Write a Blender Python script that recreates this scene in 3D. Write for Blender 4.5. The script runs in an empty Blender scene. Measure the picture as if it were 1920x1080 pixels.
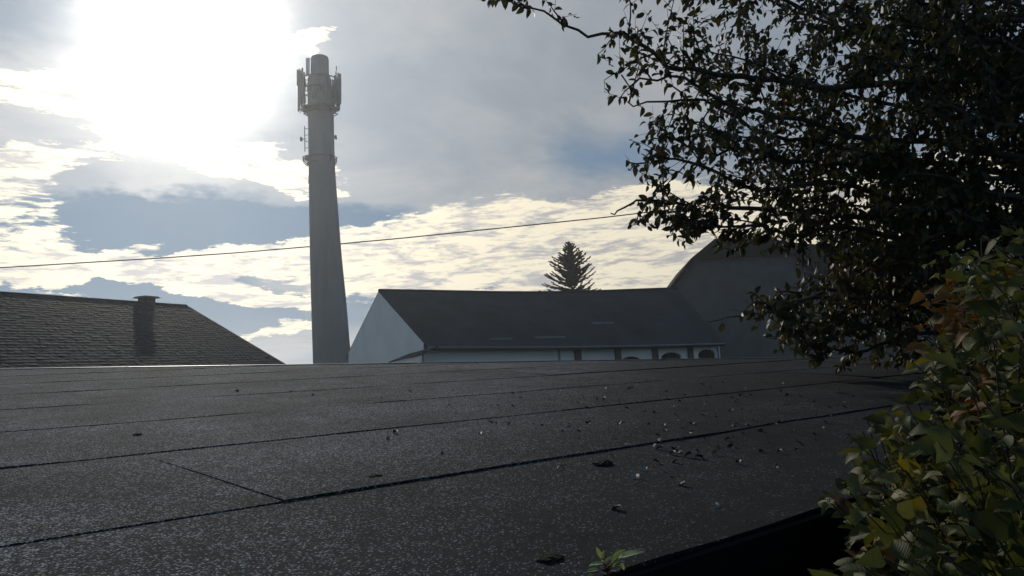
import bpy, bmesh, math, random
import numpy as np
from mathutils import Vector, Matrix, noise as mnoise
random.seed(7); rng = np.random.default_rng(7)
R_ = math.radians
scene = bpy.context.scene
COL = scene.collection

# ------------------------------------------------------------------ camera
F_PX, W_PX, H_PX = 1371.0, 1920, 1080
CAM_Z = 3.9
PITCH = math.atan((690 - 540) / F_PX); ROLL = R_(3.0)
FWD = Vector((0, math.cos(PITCH), math.sin(PITCH))); RX = Vector((1, 0, 0)); U0 = RX.cross(FWD)
RGT = math.cos(ROLL) * RX - math.sin(ROLL) * U0
UPV = math.sin(ROLL) * RX + math.cos(ROLL) * U0
CAM = Vector((0, 0, CAM_Z))
cd = bpy.data.cameras.new('camera'); cam = bpy.data.objects.new('camera', cd); COL.objects.link(cam)
cam.matrix_world = Matrix((( RGT.x, UPV.x, -FWD.x, 0), (RGT.y, UPV.y, -FWD.y, 0), (RGT.z, UPV.z, -FWD.z, CAM_Z), (0, 0, 0, 1)))
cd.sensor_width = 36; cd.lens = 36 * F_PX / W_PX; cd.clip_start = 0.02; cd.clip_end = 6000
scene.camera = cam

def ray(px, py):
    return (F_PX * FWD + (px - 960) * RGT + (540 - py) * UPV).normalized()
def V(px, py, D):
    d = ray(px, py); return CAM + d * (D / d.y)
def hit(px, py, P, d):                      # ray against the upright plane through P along plan direction d
    n = Vector((d.y, -d.x, 0)); r = ray(px, py)
    return CAM + r * (n.dot(P - CAM) / n.dot(r))
def proj(p):
    q = p - CAM; z = q.dot(FWD)
    if z < 0.05: return (-9e9, -9e9)
    return (960 + F_PX * q.dot(RGT) / z, 540 - F_PX * q.dot(UPV) / z)

# ------------------------------------------------------------------ sun, sky
SUN = ray(345, 70)
SUN_EL = math.asin(SUN.z); SUN_AZ = math.atan2(SUN.x, SUN.y)
sd = bpy.data.lights.new('sun', 'SUN'); sd.energy = 2.5; sd.angle = R_(0.5); sd.color = (1, .93, .82)
so = bpy.data.objects.new('sun', sd); COL.objects.link(so)
so.rotation_euler = SUN.to_track_quat('Z', 'Y').to_euler(); so.location = (0, 0, 60)

world = bpy.data.worlds.new('World'); scene.world = world; world.use_nodes = True
wt = world.node_tree; wt.nodes.clear()
def N(t, **k):
    n = wt.nodes.new(t)
    for a, b in k.items(): setattr(n, a, b)
    return n
def L(a, b): wt.links.new(a, b)
def setin(s, v):
    if isinstance(v, bpy.types.NodeSocket): L(v, s)
    else: s.default_value = v
def M(op, a, b=None, c=None, clamp=False):
    n = N('ShaderNodeMath', operation=op); n.use_clamp = clamp
    setin(n.inputs[0], a)
    if b is not None: setin(n.inputs[1], b)
    if c is not None: setin(n.inputs[2], c)
    return n.outputs[0]
def SS(x, a, b):                             # smoothstep
    n = N('ShaderNodeMapRange', interpolation_type='SMOOTHSTEP')
    setin(n.inputs['Value'], x); n.inputs['From Min'].default_value = a; n.inputs['From Max'].default_value = b
    return n.outputs[0]
def MIX(f, a, b, mode='MIX'):
    n = N('ShaderNodeMix', data_type='RGBA', blend_type=mode)
    setin(n.inputs[0], f)
    for i, v in ((6, a), (7, b)):
        if isinstance(v, tuple): v = v + (1,) if len(v) == 3 else v
        setin(n.inputs[i], v)
    return n.outputs[2]
def NOISE(vec, scale, detail=5, rough=.55, dist=0.0):
    n = N('ShaderNodeTexNoise'); L(vec, n.inputs['Vector'])
    n.inputs['Scale'].default_value = scale; n.inputs['Detail'].default_value = detail
    n.inputs['Roughness'].default_value = rough; n.inputs['Distortion'].default_value = dist
    return n
tc = N('ShaderNodeTexCoord'); sx = N('ShaderNodeSeparateXYZ'); L(tc.outputs['Generated'], sx.inputs[0])
dx, dy, dz = sx.outputs
az = M('ARCTAN2', dx, dy); el = M('ARCSINE', dz)
# wispy sheets: a cloud deck seen in perspective
zz = M('ADD', M('MAXIMUM', dz, 0.0), 0.09)
cv = N('ShaderNodeCombineXYZ'); L(M('DIVIDE', dx, zz), cv.inputs[0]); L(M('DIVIDE', dy, zz), cv.inputs[1])
rot = N('ShaderNodeMapping'); L(cv.outputs[0], rot.inputs[0]); rot.inputs['Rotation'].default_value = (0, 0, R_(25)); rot.inputs['Scale'].default_value = (1.0, .8, 1)
nA = NOISE(rot.outputs[0], 1.1, 8, .6, .4).outputs[0]           # broad deck
nB = NOISE(rot.outputs[0], 4.2, 9, .62, .8).outputs[0]          # wisps
av = N('ShaderNodeCombineXYZ'); L(az, av.inputs[0]); L(M('MULTIPLY', el, 2.2), av.inputs[1])
nW1 = NOISE(av.outputs[0], 9.0, 4, .55).outputs[0]
nWc = NOISE(av.outputs[0], 9.0, 4, .55)
sw = N('ShaderNodeSeparateColor'); L(nWc.outputs['Color'], sw.inputs[0])
wx = M('MULTIPLY', M('SUBTRACT', sw.outputs[0], .5), .09); wy = M('MULTIPLY', M('SUBTRACT', sw.outputs[1], .5), .05)
tv = N('ShaderNodeMapping'); L(av.outputs[0], tv.inputs[0]); tv.inputs['Rotation'].default_value = (0, 0, R_(-8)); tv.inputs['Scale'].default_value = (1, 2.3, 1)
nF = NOISE(tv.outputs[0], 13, 9, .66, .5).outputs[0]            # fine streaks
nG = NOISE(tv.outputs[0], 44, 6, .6, .3).outputs[0]
nV = NOISE(av.outputs[0], 34.0, 5, .6); sv = N('ShaderNodeSeparateColor'); L(nV.outputs['Color'], sv.inputs[0])
azw = M('ADD', M('ADD', az, wx), M('MULTIPLY', M('SUBTRACT', sv.outputs[0], .5), .05)); elw = M('ADD', M('ADD', el, wy), M('MULTIPLY', M('SUBTRACT', sv.outputs[1], .5), .022))
def blob(px, py, rx, ry, ang, lo=-.35, hi=.45):
    """soft cloud bank centred in the direction (px, py); axes in px of arc, ang = tilt above the horizon in degrees"""
    d = ray(px, py); a0 = math.atan2(d.x, d.y); e0 = math.asin(d.z)
    u = M('MULTIPLY', M('SUBTRACT', azw, a0), math.cos(e0)); w = M('SUBTRACT', elw, e0)
    c, s = math.cos(R_(ang)), math.sin(R_(ang))
    k = 1 / F_PX
    p = M('ADD', M('MULTIPLY', u, c / (rx * k)), M('MULTIPLY', w, s / (rx * k)))
    q = M('ADD', M('MULTIPLY', u, -s / (ry * k)), M('MULTIPLY', w, c / (ry * k)))
    r = M('SQRT', M('ADD', M('MULTIPLY', p, p), M('MULTIPLY', q, q)))
    return SS(M('SUBTRACT', 1.0, r), lo, hi)
def total(lst):
    s = None
    for w, b in lst:
        t = M('MULTIPLY', b, w); s = t if s is None else M('ADD', s, t)
    return s
nish = N('ShaderNodeTexSky', sky_type='NISHITA'); nish.sun_disc = False
nish.sun_elevation = SUN_EL; nish.sun_rotation = SUN_AZ; nish.altitude = 300; nish.air_density = 1.0; nish.dust_density = 1.2; nish.ozone_density = 2.0
SKY_K = 0.1
# the open blue: the Nishita sky, its brightness held down the way a camera exposed for the sun holds it
lum = N('ShaderNodeRGBToBW'); L(nish.outputs[0], lum.inputs[0])
knee = M('DIVIDE', 1.0, M('ADD', 1.0, M('MULTIPLY', lum.outputs[0], SKY_K * 3.2)))
blue = MIX(1.0, nish.outputs[0], (.68, .92, 1.25), 'MULTIPLY')
sc = N('ShaderNodeVectorMath', operation='SCALE'); L(blue, sc.inputs[0]); L(M('MULTIPLY', knee, 0.85), sc.inputs[3])
base = MIX(.8, sc.outputs[0], (1.2, 2.25, 3.5))
# grey veil
veil = total([(1.0, blob(850, 130, 420, 200, -6)), (.55, blob(1500, 60, 500, 250, 0)), (.9, blob(150, 230, 300, 110, 4)), (.9, blob(420, 330, 330, 55, -4)),
              (.6, blob(760, 340, 260, 70, 3)), (.7, blob(60, 330, 90, 120, 0)), (.7, blob(450, 650, 260, 24, 3)), (.7, blob(1050, 420, 420, 70, 4)), (.5, blob(560, 525, 90, 30, 3))])
veil = M('ADD', veil, M('MULTIPLY', M('SUBTRACT', nA, .5), .9))
hole = total([(1.3, blob(330, 415, 270, 42, 1, -.8, .6)), (1.0, blob(130, 545, 160, 24, 2)), (1.0, blob(440, 585, 110, 22, -8)), (.6, blob(1130, 250, 130, 70, 5)), (.5, blob(690, 395, 90, 22, 3))])
veil = SS(M('ADD', M('SUBTRACT', veil, hole), .22), -.1, 1.15)
#SD
dt = N('ShaderNodeVectorMath', operation='DOT_PRODUCT'); L(tc.outputs['Generated'], dt.inputs[0]); dt.inputs[1].default_value = SUN
theta = M('ARCCOSINE', M('MINIMUM', dt.outputs['Value'], .99999))
near = M('POWER', 2.718, M('MULTIPLY', theta, -1 / R_(22)))
def col(r, g, b, k=1.0): return (r * k / SKY_K, g * k / SKY_K, b * k / SKY_K)
veil0 = MIX(SS(nA, .35, .7), col(.26, .29, .325), col(.43, .435, .435))
veil_s = N('ShaderNodeVectorMath', operation='SCALE'); L(veil0, veil_s.inputs[0]); L(M('ADD', .86, M('MULTIPLY', M('POWER', 2.718, M('MULTIPLY', theta, -1 / R_(15))), 1.45)), veil_s.inputs[3]); veilc = veil_s.outputs[0]
skyc = MIX(M('MULTIPLY', veil, .88), base, veilc)
# sunlit cream banks
bright = total([(1.0, blob(390, 290, 190, 34, -16)), (.7, blob(520, 325, 120, 30, -10)), (.8, blob(215, 190, 180, 40, -2)), (.75, blob(25, 420, 80, 110, 10)), (.6, blob(100, 500, 150, 22, 8)),
                (1.0, blob(430, 492, 220, 30, 5)), (1.0, blob(430, 545, 190, 20, -10)), (1.0, blob(800, 450, 260, 62, 8)), (1.0, blob(1080, 430, 300, 62, 7)), (1.0, blob(1250, 480, 420, 75, 3)),
                (.9, blob(760, 520, 180, 42, 2)), (.7, blob(540, 618, 90, 10, 6)), (.8, blob(1650, 400, 420, 80, 2)), (.75, blob(580, 80, 60, 18, 12)), (.45, blob(430, 597, 40, 10, 5)),
                (.6, blob(250, 462, 80, 11, 12)), (.6, blob(120, 465, 90, 13, 20)), (.5, blob(60, 500, 110, 20, 5)), (.5, blob(160, 545, 60, 8, 0)), (.55, blob(100, 290, 130, 22, 12)), (.5, blob(470, 290, 60, 8, 10)), (.5, blob(215, 235, 50, 12, 8))])
det = M('ADD', M('MULTIPLY', M('SUBTRACT', nF, .5), 1.1), M('MULTIPLY', M('SUBTRACT', nG, .5), .55))
outer = M('MULTIPLY', SS(nB, .56, .72), SS(nA, .42, .6))
bcov = SS(M('ADD', M('SUBTRACT', M('MAXIMUM', bright, M('MULTIPLY', outer, .35)), M('MULTIPLY', hole, .30)), M('MULTIPLY', M('MULTIPLY', det, 1.75), M('ADD', .3, M('MULTIPLY', SS(bright, 0.0, .25), .7)))), .27, .62)
body = SS(M('ADD', M('MULTIPLY', nF, .75), M('MULTIPLY', nG, .35)), .44, .60)
cream = MIX(body, col(.50, .49, .50), col(1.0, .91, .70))
cream_s = N('ShaderNodeVectorMath', operation='SCALE'); L(cream, cream_s.inputs[0]); L(M('ADD', .68, M('MULTIPLY', near, .95)), cream_s.inputs[3])
skyc = MIX(bcov, skyc, cream_s.outputs[0])
# aureole: sun behind thin cloud
thw = M('ADD', theta, M('MULTIPLY', M('SUBTRACT', nW1, .5), .05))
q = M('DIVIDE', thw, R_(4.6)); core = M('POWER', 2.718, M('MULTIPLY', M('MULTIPLY', q, q), -1.0))
wide = M('POWER', 2.718, M('MULTIPLY', theta, -1 / R_(9)))
gl = M('ADD', M('MULTIPLY', core, 3.2), M('MULTIPLY', wide, .17))
glc = N('ShaderNodeVectorMath', operation='SCALE'); glc.inputs[0].default_value = col(1, .93, .80); L(gl, glc.inputs[3])
skyc = MIX(1.0, skyc, glc.outputs[0], 'ADD')
bg = N('ShaderNodeBackground'); L(skyc, bg.inputs[0]); bg.inputs[1].default_value = SKY_K
wo = N('ShaderNodeOutputWorld'); L(bg.outputs[0], wo.inputs[0])

GLARE_D = .0005
vs = scene.view_settings; vs.view_transform = 'Standard'; vs.look = 'None'; vs.exposure = 0.0; vs.gamma = 1.0; vs.use_curve_mapping = False

# ------------------------------------------------------------------ helpers
def new_mat(name):
    m = bpy.data.materials.new(name); m.use_nodes = True
    nt = m.node_tree; return m, nt, nt.nodes['Principled BSDF']
def simple_mat(name, c, rough=.8, var=.25, scale=3.0, bump=0.0, bscale=40.0, spec=.3, metal=0.0, c2=None, stretch=(1, 1, 1)):
    m, nt, b = new_mat(name); n = nt.nodes; l = nt.links
    t = n.new('ShaderNodeTexCoord'); mp = n.new('ShaderNodeMapping'); mp.inputs['Scale'].default_value = stretch; l.new(t.outputs['Object'], mp.inputs[0])
    no = n.new('ShaderNodeTexNoise'); no.inputs['Scale'].default_value = scale; no.inputs['Detail'].default_value = 6; no.inputs['Roughness'].default_value = .62; l.new(mp.outputs[0], no.inputs['Vector'])
    r = n.new('ShaderNodeValToRGB'); l.new(no.outputs[0], r.inputs[0])
    lo = tuple(max(0, x * (1 - var)) for x in c); hi = c2 if c2 else tuple(min(1, x * (1 + var)) for x in c)
    r.color_ramp.elements[0].position = .3; r.color_ramp.elements[0].color = lo + (1,); r.color_ramp.elements[1].position = .7; r.color_ramp.elements[1].color = tuple(hi) + (1,)
    l.new(r.outputs[0], b.inputs['Base Color']); b.inputs['Roughness'].default_value = rough; b.inputs['Specular IOR Level'].default_value = spec; b.inputs['Metallic'].default_value = metal
    if bump:
        n2 = n.new('ShaderNodeTexNoise'); n2.inputs['Scale'].default_value = bscale; n2.inputs['Detail'].default_value = 5; l.new(mp.outputs[0], n2.inputs['Vector'])
        bp = n.new('ShaderNodeBump'); bp.inputs['Strength'].default_value = bump; bp.inputs['Distance'].default_value = .02; l.new(n2.outputs[0], bp.inputs['Height']); l.new(bp.outputs[0], b.inputs['Normal'])
    return m
def link(o, parent=None):
    COL.objects.link(o)
    if parent: o.parent = parent
    return o
def tag(o, label=None, cat=None, group=None, kind=None):
    for k, v in (('label', label), ('category', cat), ('group', group), ('kind', kind)):
        if v: o[k] = v
    return o
def mesh_obj(name, verts, faces, mat, parent=None, smooth=False):
    me = bpy.data.meshes.new(name); me.from_pydata([tuple(v) for v in verts], [], faces); me.update()
    if mat: me.materials.append(mat)
    if smooth: me.polygons.foreach_set('use_smooth', [True] * len(me.polygons))
    return link(bpy.data.objects.new(name, me), parent)
class MB:
    def __init__(s): s.v = []; s.f = []
    def add(s, v, f):
        o = len(s.v); s.v += [tuple(x) for x in v]; s.f += [tuple(i + o for i in q) for q in f]
    def box(s, c, h, X=Vector((1, 0, 0)), Y=Vector((0, 1, 0)), Z=Vector((0, 0, 1))):
        c = Vector(c); p = [c + X * (h[0] * a) + Y * (h[1] * b) + Z * (h[2] * d) for d in (-1, 1) for b in (-1, 1) for a in (-1, 1)]
        s.add(p, [(0, 2, 3, 1), (4, 5, 7, 6), (0, 1, 5, 4), (2, 6, 7, 3), (0, 4, 6, 2), (1, 3, 7, 5)])
    def tube(s, pts, rad, seg=8, cap=True):
        pts = [Vector(p) for p in pts]; n = len(pts)
        if not hasattr(rad, '__len__'): rad = [rad] * n
        ring = []
        for i, p in enumerate(pts):
            t = (pts[min(i + 1, n - 1)] - pts[max(i - 1, 0)]); t = t.normalized() if t.length > 1e-9 else Vector((0, 0, 1))
            a = t.orthogonal().normalized() if i == 0 else (a - t * a.dot(t)).normalized()
            b = t.cross(a)
            ring.append([p + (a * math.cos(2 * math.pi * k / seg) + b * math.sin(2 * math.pi * k / seg)) * rad[i] for k in range(seg)])
        v = [q for r in ring for q in r]; f = []
        for i in range(n - 1):
            for k in range(seg):
                f.append((i * seg + k, i * seg + (k + 1) % seg, (i + 1) * seg + (k + 1) % seg, (i + 1) * seg + k))
        if cap: f += [tuple(range(seg))[::-1], tuple((n - 1) * seg + k for k in range(seg))]
        s.add(v, f)
    def prism(s, poly, off):                 # polygon of points, extruded by the vector off
        n = len(poly); off = Vector(off); v = [Vector(p) for p in poly] + [Vector(p) + off for p in poly]
        s.add(v, [tuple(range(n))[::-1], tuple(range(n, 2 * n))] + [(i, (i + 1) % n, n + (i + 1) % n, n + i) for i in range(n)])
    def build(s, name, mat, parent=None, smooth=False):
        return mesh_obj(name, s.v, s.f, mat, parent, smooth)
def fix_normals(o):
    bm = bmesh.new(); bm.from_mesh(o.data); bmesh.ops.recalc_face_normals(bm, faces=bm.faces); bm.to_mesh(o.data); bm.free(); return o
def empty(name, loc=(0, 0, 0)):
    o = bpy.data.objects.new(name, None); o.location = loc; return link(o)

# ------------------------------------------------------------------ ground
mg = simple_mat('yard_soil', (.05, .055, .03), .95, .4, .6, .5, 12, .1)
g = MB(); g.add([(-900, -900, 0), (900, -900, 0), (900, 900, 0), (-900, 900, 0)], [(0, 1, 2, 3)])
tag(g.build('ground', mg), kind='structure', label='dark grassy yard far below the flat roof')

# ------------------------------------------------------------------ thin volume around the whole place, added to imitate veiling glare
hm = bpy.data.materials.new('glare_volume'); hm.use_nodes = True; hn = hm.node_tree; hn.nodes.clear()
pv = hn.nodes.new('ShaderNodeVolumePrincipled'); pv.inputs['Color'].default_value = (.95, .97, 1, 1); pv.inputs['Density'].default_value = GLARE_D; pv.inputs['Anisotropy'].default_value = .75
ho = hn.nodes.new('ShaderNodeOutputMaterial'); hn.links.new(pv.outputs[0], ho.inputs['Volume'])
hb = MB(); hb.box((0, 0, 17.3), (920, 920, 18.3)); tag(hb.build('glare_haze', hm), kind='stuff', label='thin bright volume added to imitate veiling glare from the sun')

# ------------------------------------------------------------------ flat roof with felt sheets
SA, SS_ = R_(51.5), R_(4.75); HP = 0.50
E_ = Vector((math.sin(SA), math.cos(SA), 0)); Gh = Vector((-math.cos(SA), math.sin(SA), 0))
GS = Gh * math.cos(SS_) + Vector((0, 0, math.sin(SS_))); NR = E_.cross(GS).normalized()
if NR.z < 0: NR = -NR
RO = CAM - NR * HP
def RP(n, s, h=0.0): return RO + GS * n + E_ * s + NR * h
def nmax(s): return 9.35 - .46 * s

def felt_material():
    m, nt, b = new_mat('granulated_felt'); n = nt.nodes; l = nt.links
    def nd(t, **k):
        x = n.new(t)
        for a, c in k.items(): setattr(x, a, c)
        return x
    t = nd('ShaderNodeTexCoord')
    vo = nd('ShaderNodeTexVoronoi'); vo.inputs['Scale'].default_value = 240; l.new(t.outputs['Object'], vo.inputs['Vector'])
    sp = nd('ShaderNodeSeparateColor'); l.new(vo.outputs['Color'], sp.inputs[0])
    big = nd('ShaderNodeTexNoise'); big.inputs['Scale'].default_value = 1.3; big.inputs['Detail'].default_value = 7; big.inputs['Roughness'].default_value = .65; l.new(t.outputs['Object'], big.inputs['Vector'])
    mid = nd('ShaderNodeTexNoise'); mid.inputs['Scale'].default_value = 9; mid.inputs['Detail'].default_value = 6; mid.inputs['Roughness'].default_value = .7; l.new(t.outputs['Object'], mid.inputs['Vector'])
    # granule colours: mostly dark slate chips, some pale ones; the pale share is worn away in patches and thinned in the painted shade at right
    th = nd('ShaderNodeMath', operation='MULTIPLY_ADD'); l.new(mid.outputs[0], th.inputs[0]); th.inputs[1].default_value = -.5; 
    th2 = nd('ShaderNodeMath', operation='MULTIPLY_ADD'); l.new(big.outputs[0], th2.inputs[0]); th2.inputs[1].default_value = -.35; th2.inputs[2].default_value = 1.19
    pos = nd('ShaderNodeSeparateXYZ'); l.new(t.outputs['Object'], pos.inputs[0])
    px_ = nd('ShaderNodeMath', operation='MULTIPLY_ADD'); l.new(pos.outputs[1], px_.inputs[0]); px_.inputs[1].default_value = -.25; l.new(pos.outputs[0], px_.inputs[2])
    pn = nd('ShaderNodeMath', operation='MULTIPLY_ADD'); l.new(big.outputs[0], pn.inputs[0]); pn.inputs[1].default_value = 1.6; l.new(px_.outputs[0], pn.inputs[2])
    right_shade = nd('ShaderNodeMapRange'); right_shade.interpolation_type = 'SMOOTHSTEP'; l.new(pn.outputs[0], right_shade.inputs[0]); right_shade.inputs[1].default_value = -.7; right_shade.inputs[2].default_value = 1.0  # shade growing towards the right, painted into the felt colour with a noisy edge
    th3 = nd('ShaderNodeMath', operation='MULTIPLY_ADD'); l.new(right_shade.outputs[0], th3.inputs[0]); th3.inputs[1].default_value = .20; l.new(th2.outputs[0], th3.inputs[2])
    l.new(th3.outputs[0], th.inputs[2])
    gt = nd('ShaderNodeMath', operation='GREATER_THAN'); l.new(sp.outputs[0], gt.inputs[0]); l.new(th.outputs[0], gt.inputs[1])
    r1 = nd('ShaderNodeValToRGB'); l.new(sp.outputs[1], r1.inputs[0]); r1.color_ramp.elements[0].color = (.008, .0086, .0094, 1); r1.color_ramp.elements[1].color = (.042, .043, .044, 1)
    r2 = nd('ShaderNodeValToRGB'); l.new(sp.outputs[2], r2.inputs[0]); r2.color_ramp.elements[0].color = (.11, .11, .107, 1); r2.color_ramp.elements[1].color = (.42, .42, .41, 1)
    mx = nd('ShaderNodeMix', data_type='RGBA'); l.new(gt.outputs[0], mx.inputs[0]); l.new(r1.outputs[0], mx.inputs[6]); l.new(r2.outputs[0], mx.inputs[7])
    r3 = nd('ShaderNodeValToRGB'); l.new(big.outputs[0], r3.inputs[0]); r3.color_ramp.elements[0].position = .3; r3.color_ramp.elements[1].position = .72
    r3.color_ramp.elements[0].color = (.48, .54, .56, 1); r3.color_ramp.elements[1].color = (1.12, 1.18, 1.26, 1)
    mu = nd('ShaderNodeMix', data_type='RGBA', blend_type='MULTIPLY'); mu.inputs[0].default_value = 1; l.new(mx.outputs[2], mu.inputs[6]); l.new(r3.outputs[0], mu.inputs[7])
    dm = nd('ShaderNodeMix', data_type='RGBA'); dml = nd('ShaderNodeMath', operation='MULTIPLY'); l.new(right_shade.outputs[0], dml.inputs[0]); dml.inputs[1].default_value = .6; l.new(dml.outputs[0], dm.inputs[0])
    l.new(mu.outputs[2], dm.inputs[6]); dm.inputs[7].default_value = (.017, .0178, .018, 1)
    l.new(dm.outputs[2], b.inputs['Base Color'])
    b.inputs['Roughness'].default_value = .92; b.inputs['Specular IOR Level'].default_value = .045
    ad = nd('ShaderNodeMath', operation='MULTIPLY_ADD'); l.new(sp.outputs[1], ad.inputs[0]); ad.inputs[1].default_value = .5
    dd = nd('ShaderNodeMath', operation='MULTIPLY'); l.new(vo.outputs['Distance'], dd.inputs[0]); dd.inputs[1].default_value = -1.0
    l.new(dd.outputs[0], ad.inputs[2])
    bp = nd('ShaderNodeBump'); bp.inputs['Strength'].default_value = .55; bp.inputs['Distance'].default_value = .004; l.new(ad.outputs[0], bp.inputs['Height'])
    bp2 = nd('ShaderNodeBump'); bp2.inputs['Strength'].default_value = .5; bp2.inputs['Distance'].default_value = .02; l.new(mid.outputs[0], bp2.inputs['Height']); l.new(bp2.outputs[0], bp.inputs['Normal'])
    l.new(bp.outputs[0], b.inputs['Normal'])
    return m
FELT = felt_material()
WALLD = simple_mat('dark_render', (.010, .010, .0105), .9, .4, 2, .4, 30, .15)
BITU = simple_mat('bitumen_edge', (.008, .008, .009), .9, .3, 8, .3, 60, .05)
ZINC = simple_mat('weathered_zinc', (.16, .17, .18), .45, .25, 5, .1, 40, .5, .6)
roofb = empty('flat_roofed_building', (RP(1, 0).x, RP(1, 0).y, 0))
tag(roofb, 'low flat-roofed building covered in dark grey granulated roofing felt, filling the foreground', 'building')
inv = Matrix.Translation(-Vector(roofb.location))
def adopt(o, root):                           # keep world coordinates under a root that is only translated
    o.parent = root; o.matrix_parent_inverse = Matrix.Translation(-Vector(root.location)); return o
def sheet(n0, n1, s0, s1, lift, k0=0.0, k1=0.0):
    ns = max(1, int((s1 - s0) / .2)); nn = 5
    v = []; f = []; keep = []
    def SK(s, n):                             # end laps run slightly askew
        t = (s - s0) / (s1 - s0); return s + (k0 * (1 - t) + k1 * t) * (n - n0 - .5)
    for i in range(ns + 1):
        s = s0 + (s1 - s0) * i / ns
        top = min(n1, nmax(s) - .02)
        jn = .015 * mnoise.noise(Vector((s * 1.7, n0 * 3.1, 0))) + .005 * mnoise.noise(Vector((s * 7, n0 * 3, 2)))
        for j in range(nn + 1):
            t = j / nn
            n = (n0 + jn) + (max(top, n0 + .02) - n0 - jn) * t
            h = lift * (1 - t) ** .5 if t < .99 else 0
            h += .006 * mnoise.noise(Vector((n * 1.1, s * 1.1, 5))) * min(1, t * 3) + (.004 * mnoise.noise(Vector((s * 3, n0, 9))) if j == 0 else 0)
            v.append(RP(n, SK(s, n), max(h, .0012)))
        v.append(RP(n0 + jn, SK(s, n0 + jn), -.004))
    w = nn + 2
    for i in range(ns):
        if nmax(s0 + (s1 - s0) * (i + .5) / ns) < n0 + .06: continue
        for j in range(nn):
            f.append((i * w + j, (i + 1) * w + j, (i + 1) * w + j + 1, i * w + j + 1))
        f.append((i * w + nn + 1, (i + 1) * w + nn + 1, (i + 1) * w, i * w))
    # exposed end faces
    for i in (0, ns):
        if nmax(s0 if i == 0 else s1) < n0 + .3: continue
        e = [i * w + j for j in range(nn + 1)]
        b0 = len(v); v += [RP(n0 + (n1 - n0) * j / nn, SK(s0 if i == 0 else s1, n0 + (n1 - n0) * j / nn), -.004) for j in range(nn + 1)]
        for j in range(nn): f.append((e[j], e[j + 1], b0 + j + 1, b0 + j) if i else (e[j + 1], e[j], b0 + j, b0 + j + 1))
    used = sorted({i for q in f for i in q}); mp_ = {a: b for b, a in enumerate(used)}
    return adopt(mesh_obj('roofing_sheet', [v[i] for i in used], [tuple(mp_[i] for i in q) for q in f], FELT, None), roofb)
N0 = 1.03
for i in range(9):
    n0 = N0 + (.96 if i == 1 else (i * .985 - (.02 if i % 2 else 0)))
    n0 = [N0, 1.985, 3.02, 3.985, 4.98, 5.97, 6.96, 7.95, 8.93][i]
    n1 = n0 + 1.02
    S0, S1 = -4.0, 17.0
    lift = .0048 if i in (1,) else .0042
    cuts = {1: [.72], 2: [6.4], 3: [8.2], 4: [4.4], 0: [5.2]}.get(i, [])
    edges = [S0] + cuts + [S1]
    for k in range(len(edges) - 1):
        a, b_ = edges[k], edges[k + 1] + (.02 if k < len(edges) - 2 else 0)
        if nmax(a) < n0 + .06: continue
        sheet(n0, n1, a - (.03 if k else 0), b_, lift + (.0035 if k % 2 == 1 else 0), -.15 if i == 1 and k else 0, -.15 if i == 1 and k == 0 else 0)
# eave edge, far edge trim and walls
t = MB()
for k in range(20):
    s = -4 + k * 1.05; t.box(RP(N0 - .012, s + .525, -.052), (.012, .523, .045), GS, E_, NR)
adopt(t.build('eave_trim', BITU), roofb)
t = MB(); pf = [RP(nmax(s) + .015, s, 0) for s in np.linspace(-4, 17.5, 24)]
for a, b_ in zip(pf[:-1], pf[1:]):
    X = (b_ - a); c = (a + b_) / 2; t.box(c - NR * .06, (X.length / 2 - .004, .015, .072), X.normalized(), NR.cross(X.normalized()), NR)
adopt(t.build('ridge_trim', ZINC), roofb)
corners = [(N0 + .06, -4), (N0 + .06, 17.4), (nmax(17.4) - .05, 17.4), (nmax(-4) - .05, -4)]
wq = [RP(a, b_, -.03) for a, b_ in corners]
w = MB()
for a, b_ in zip(wq, wq[1:] + wq[:1]):
    w.add([(a.x, a.y, 0), (b_.x, b_.y, 0), b_, a], [(0, 1, 2, 3)])
adopt(w.build('wall', WALLD), roofb)
w = MB(); w.add([RP(a, b_, -.02) for a, b_ in corners], [(0, 1, 2, 3)]); adopt(w.build('roof_deck', WALLD), roofb)

# ------------------------------------------------------------------ tiled house, left
SLATE = simple_mat('slate_tile', (.022, .027, .032), .8, .6, 4, .3, 30, .03)
SLATE2 = simple_mat('roof_underlay', (.03, .03, .032), .8, .3, 2)
PLAST = simple_mat('old_plaster', (.42, .40, .37), .9, .18, 1.2, .3, 12, .1)
CHIM = simple_mat('sooty_render', (.10, .10, .10), .9, .3, 3, .3, 15, .1)
a22 = R_(23.6); rd = Vector((math.sin(a22), math.cos(a22), 0)); gd = Vector((rd.y, -rd.x, 0))
A = V(350, 573, 40)
Fv = hit(535, 683, A, gd)
run = (Fv - A).dot(gd); drop = A.z - Fv.z; pit = math.atan2(drop, run)
print('house', A, Fv, 'pitch', math.degrees(pit), 'ridge check', proj(A - rd * 10))
house = empty('tiled_house', (A.x, A.y, 0)); tag(house, 'house with a dark slate-tiled pitched roof and small chimney, left of the tall stack', 'house')
sl = gd * math.cos(pit) - Vector((0, 0, math.sin(pit))); nl = rd.cross(sl); nl = nl if nl.z > 0 else -nl
LEN = 17.0; SLOPE = 8.6
P0 = A - rd * LEN
roof = MB(); roof.prism([P0 - nl * .10, A - nl * .10, A + sl * SLOPE - nl * .10, P0 + sl * SLOPE - nl * .10], nl * .04)
sl2 = -gd * math.cos(pit) - Vector((0, 0, math.sin(pit))); nl2 = Vector((-nl.x, -nl.y, nl.z))
roof.prism([P0 - nl2 * .10, A - nl2 * .10, A + sl2 * SLOPE - nl2 * .10, P0 + sl2 * SLOPE - nl2 * .10], nl2 * .10)
roof_o = adopt(fix_normals(roof.build('roof', SLATE2)), house)
rc = MB(); rc.tube([P0, A], .06, 8); adopt(rc.build('ridge_cap', SLATE), house)
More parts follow.
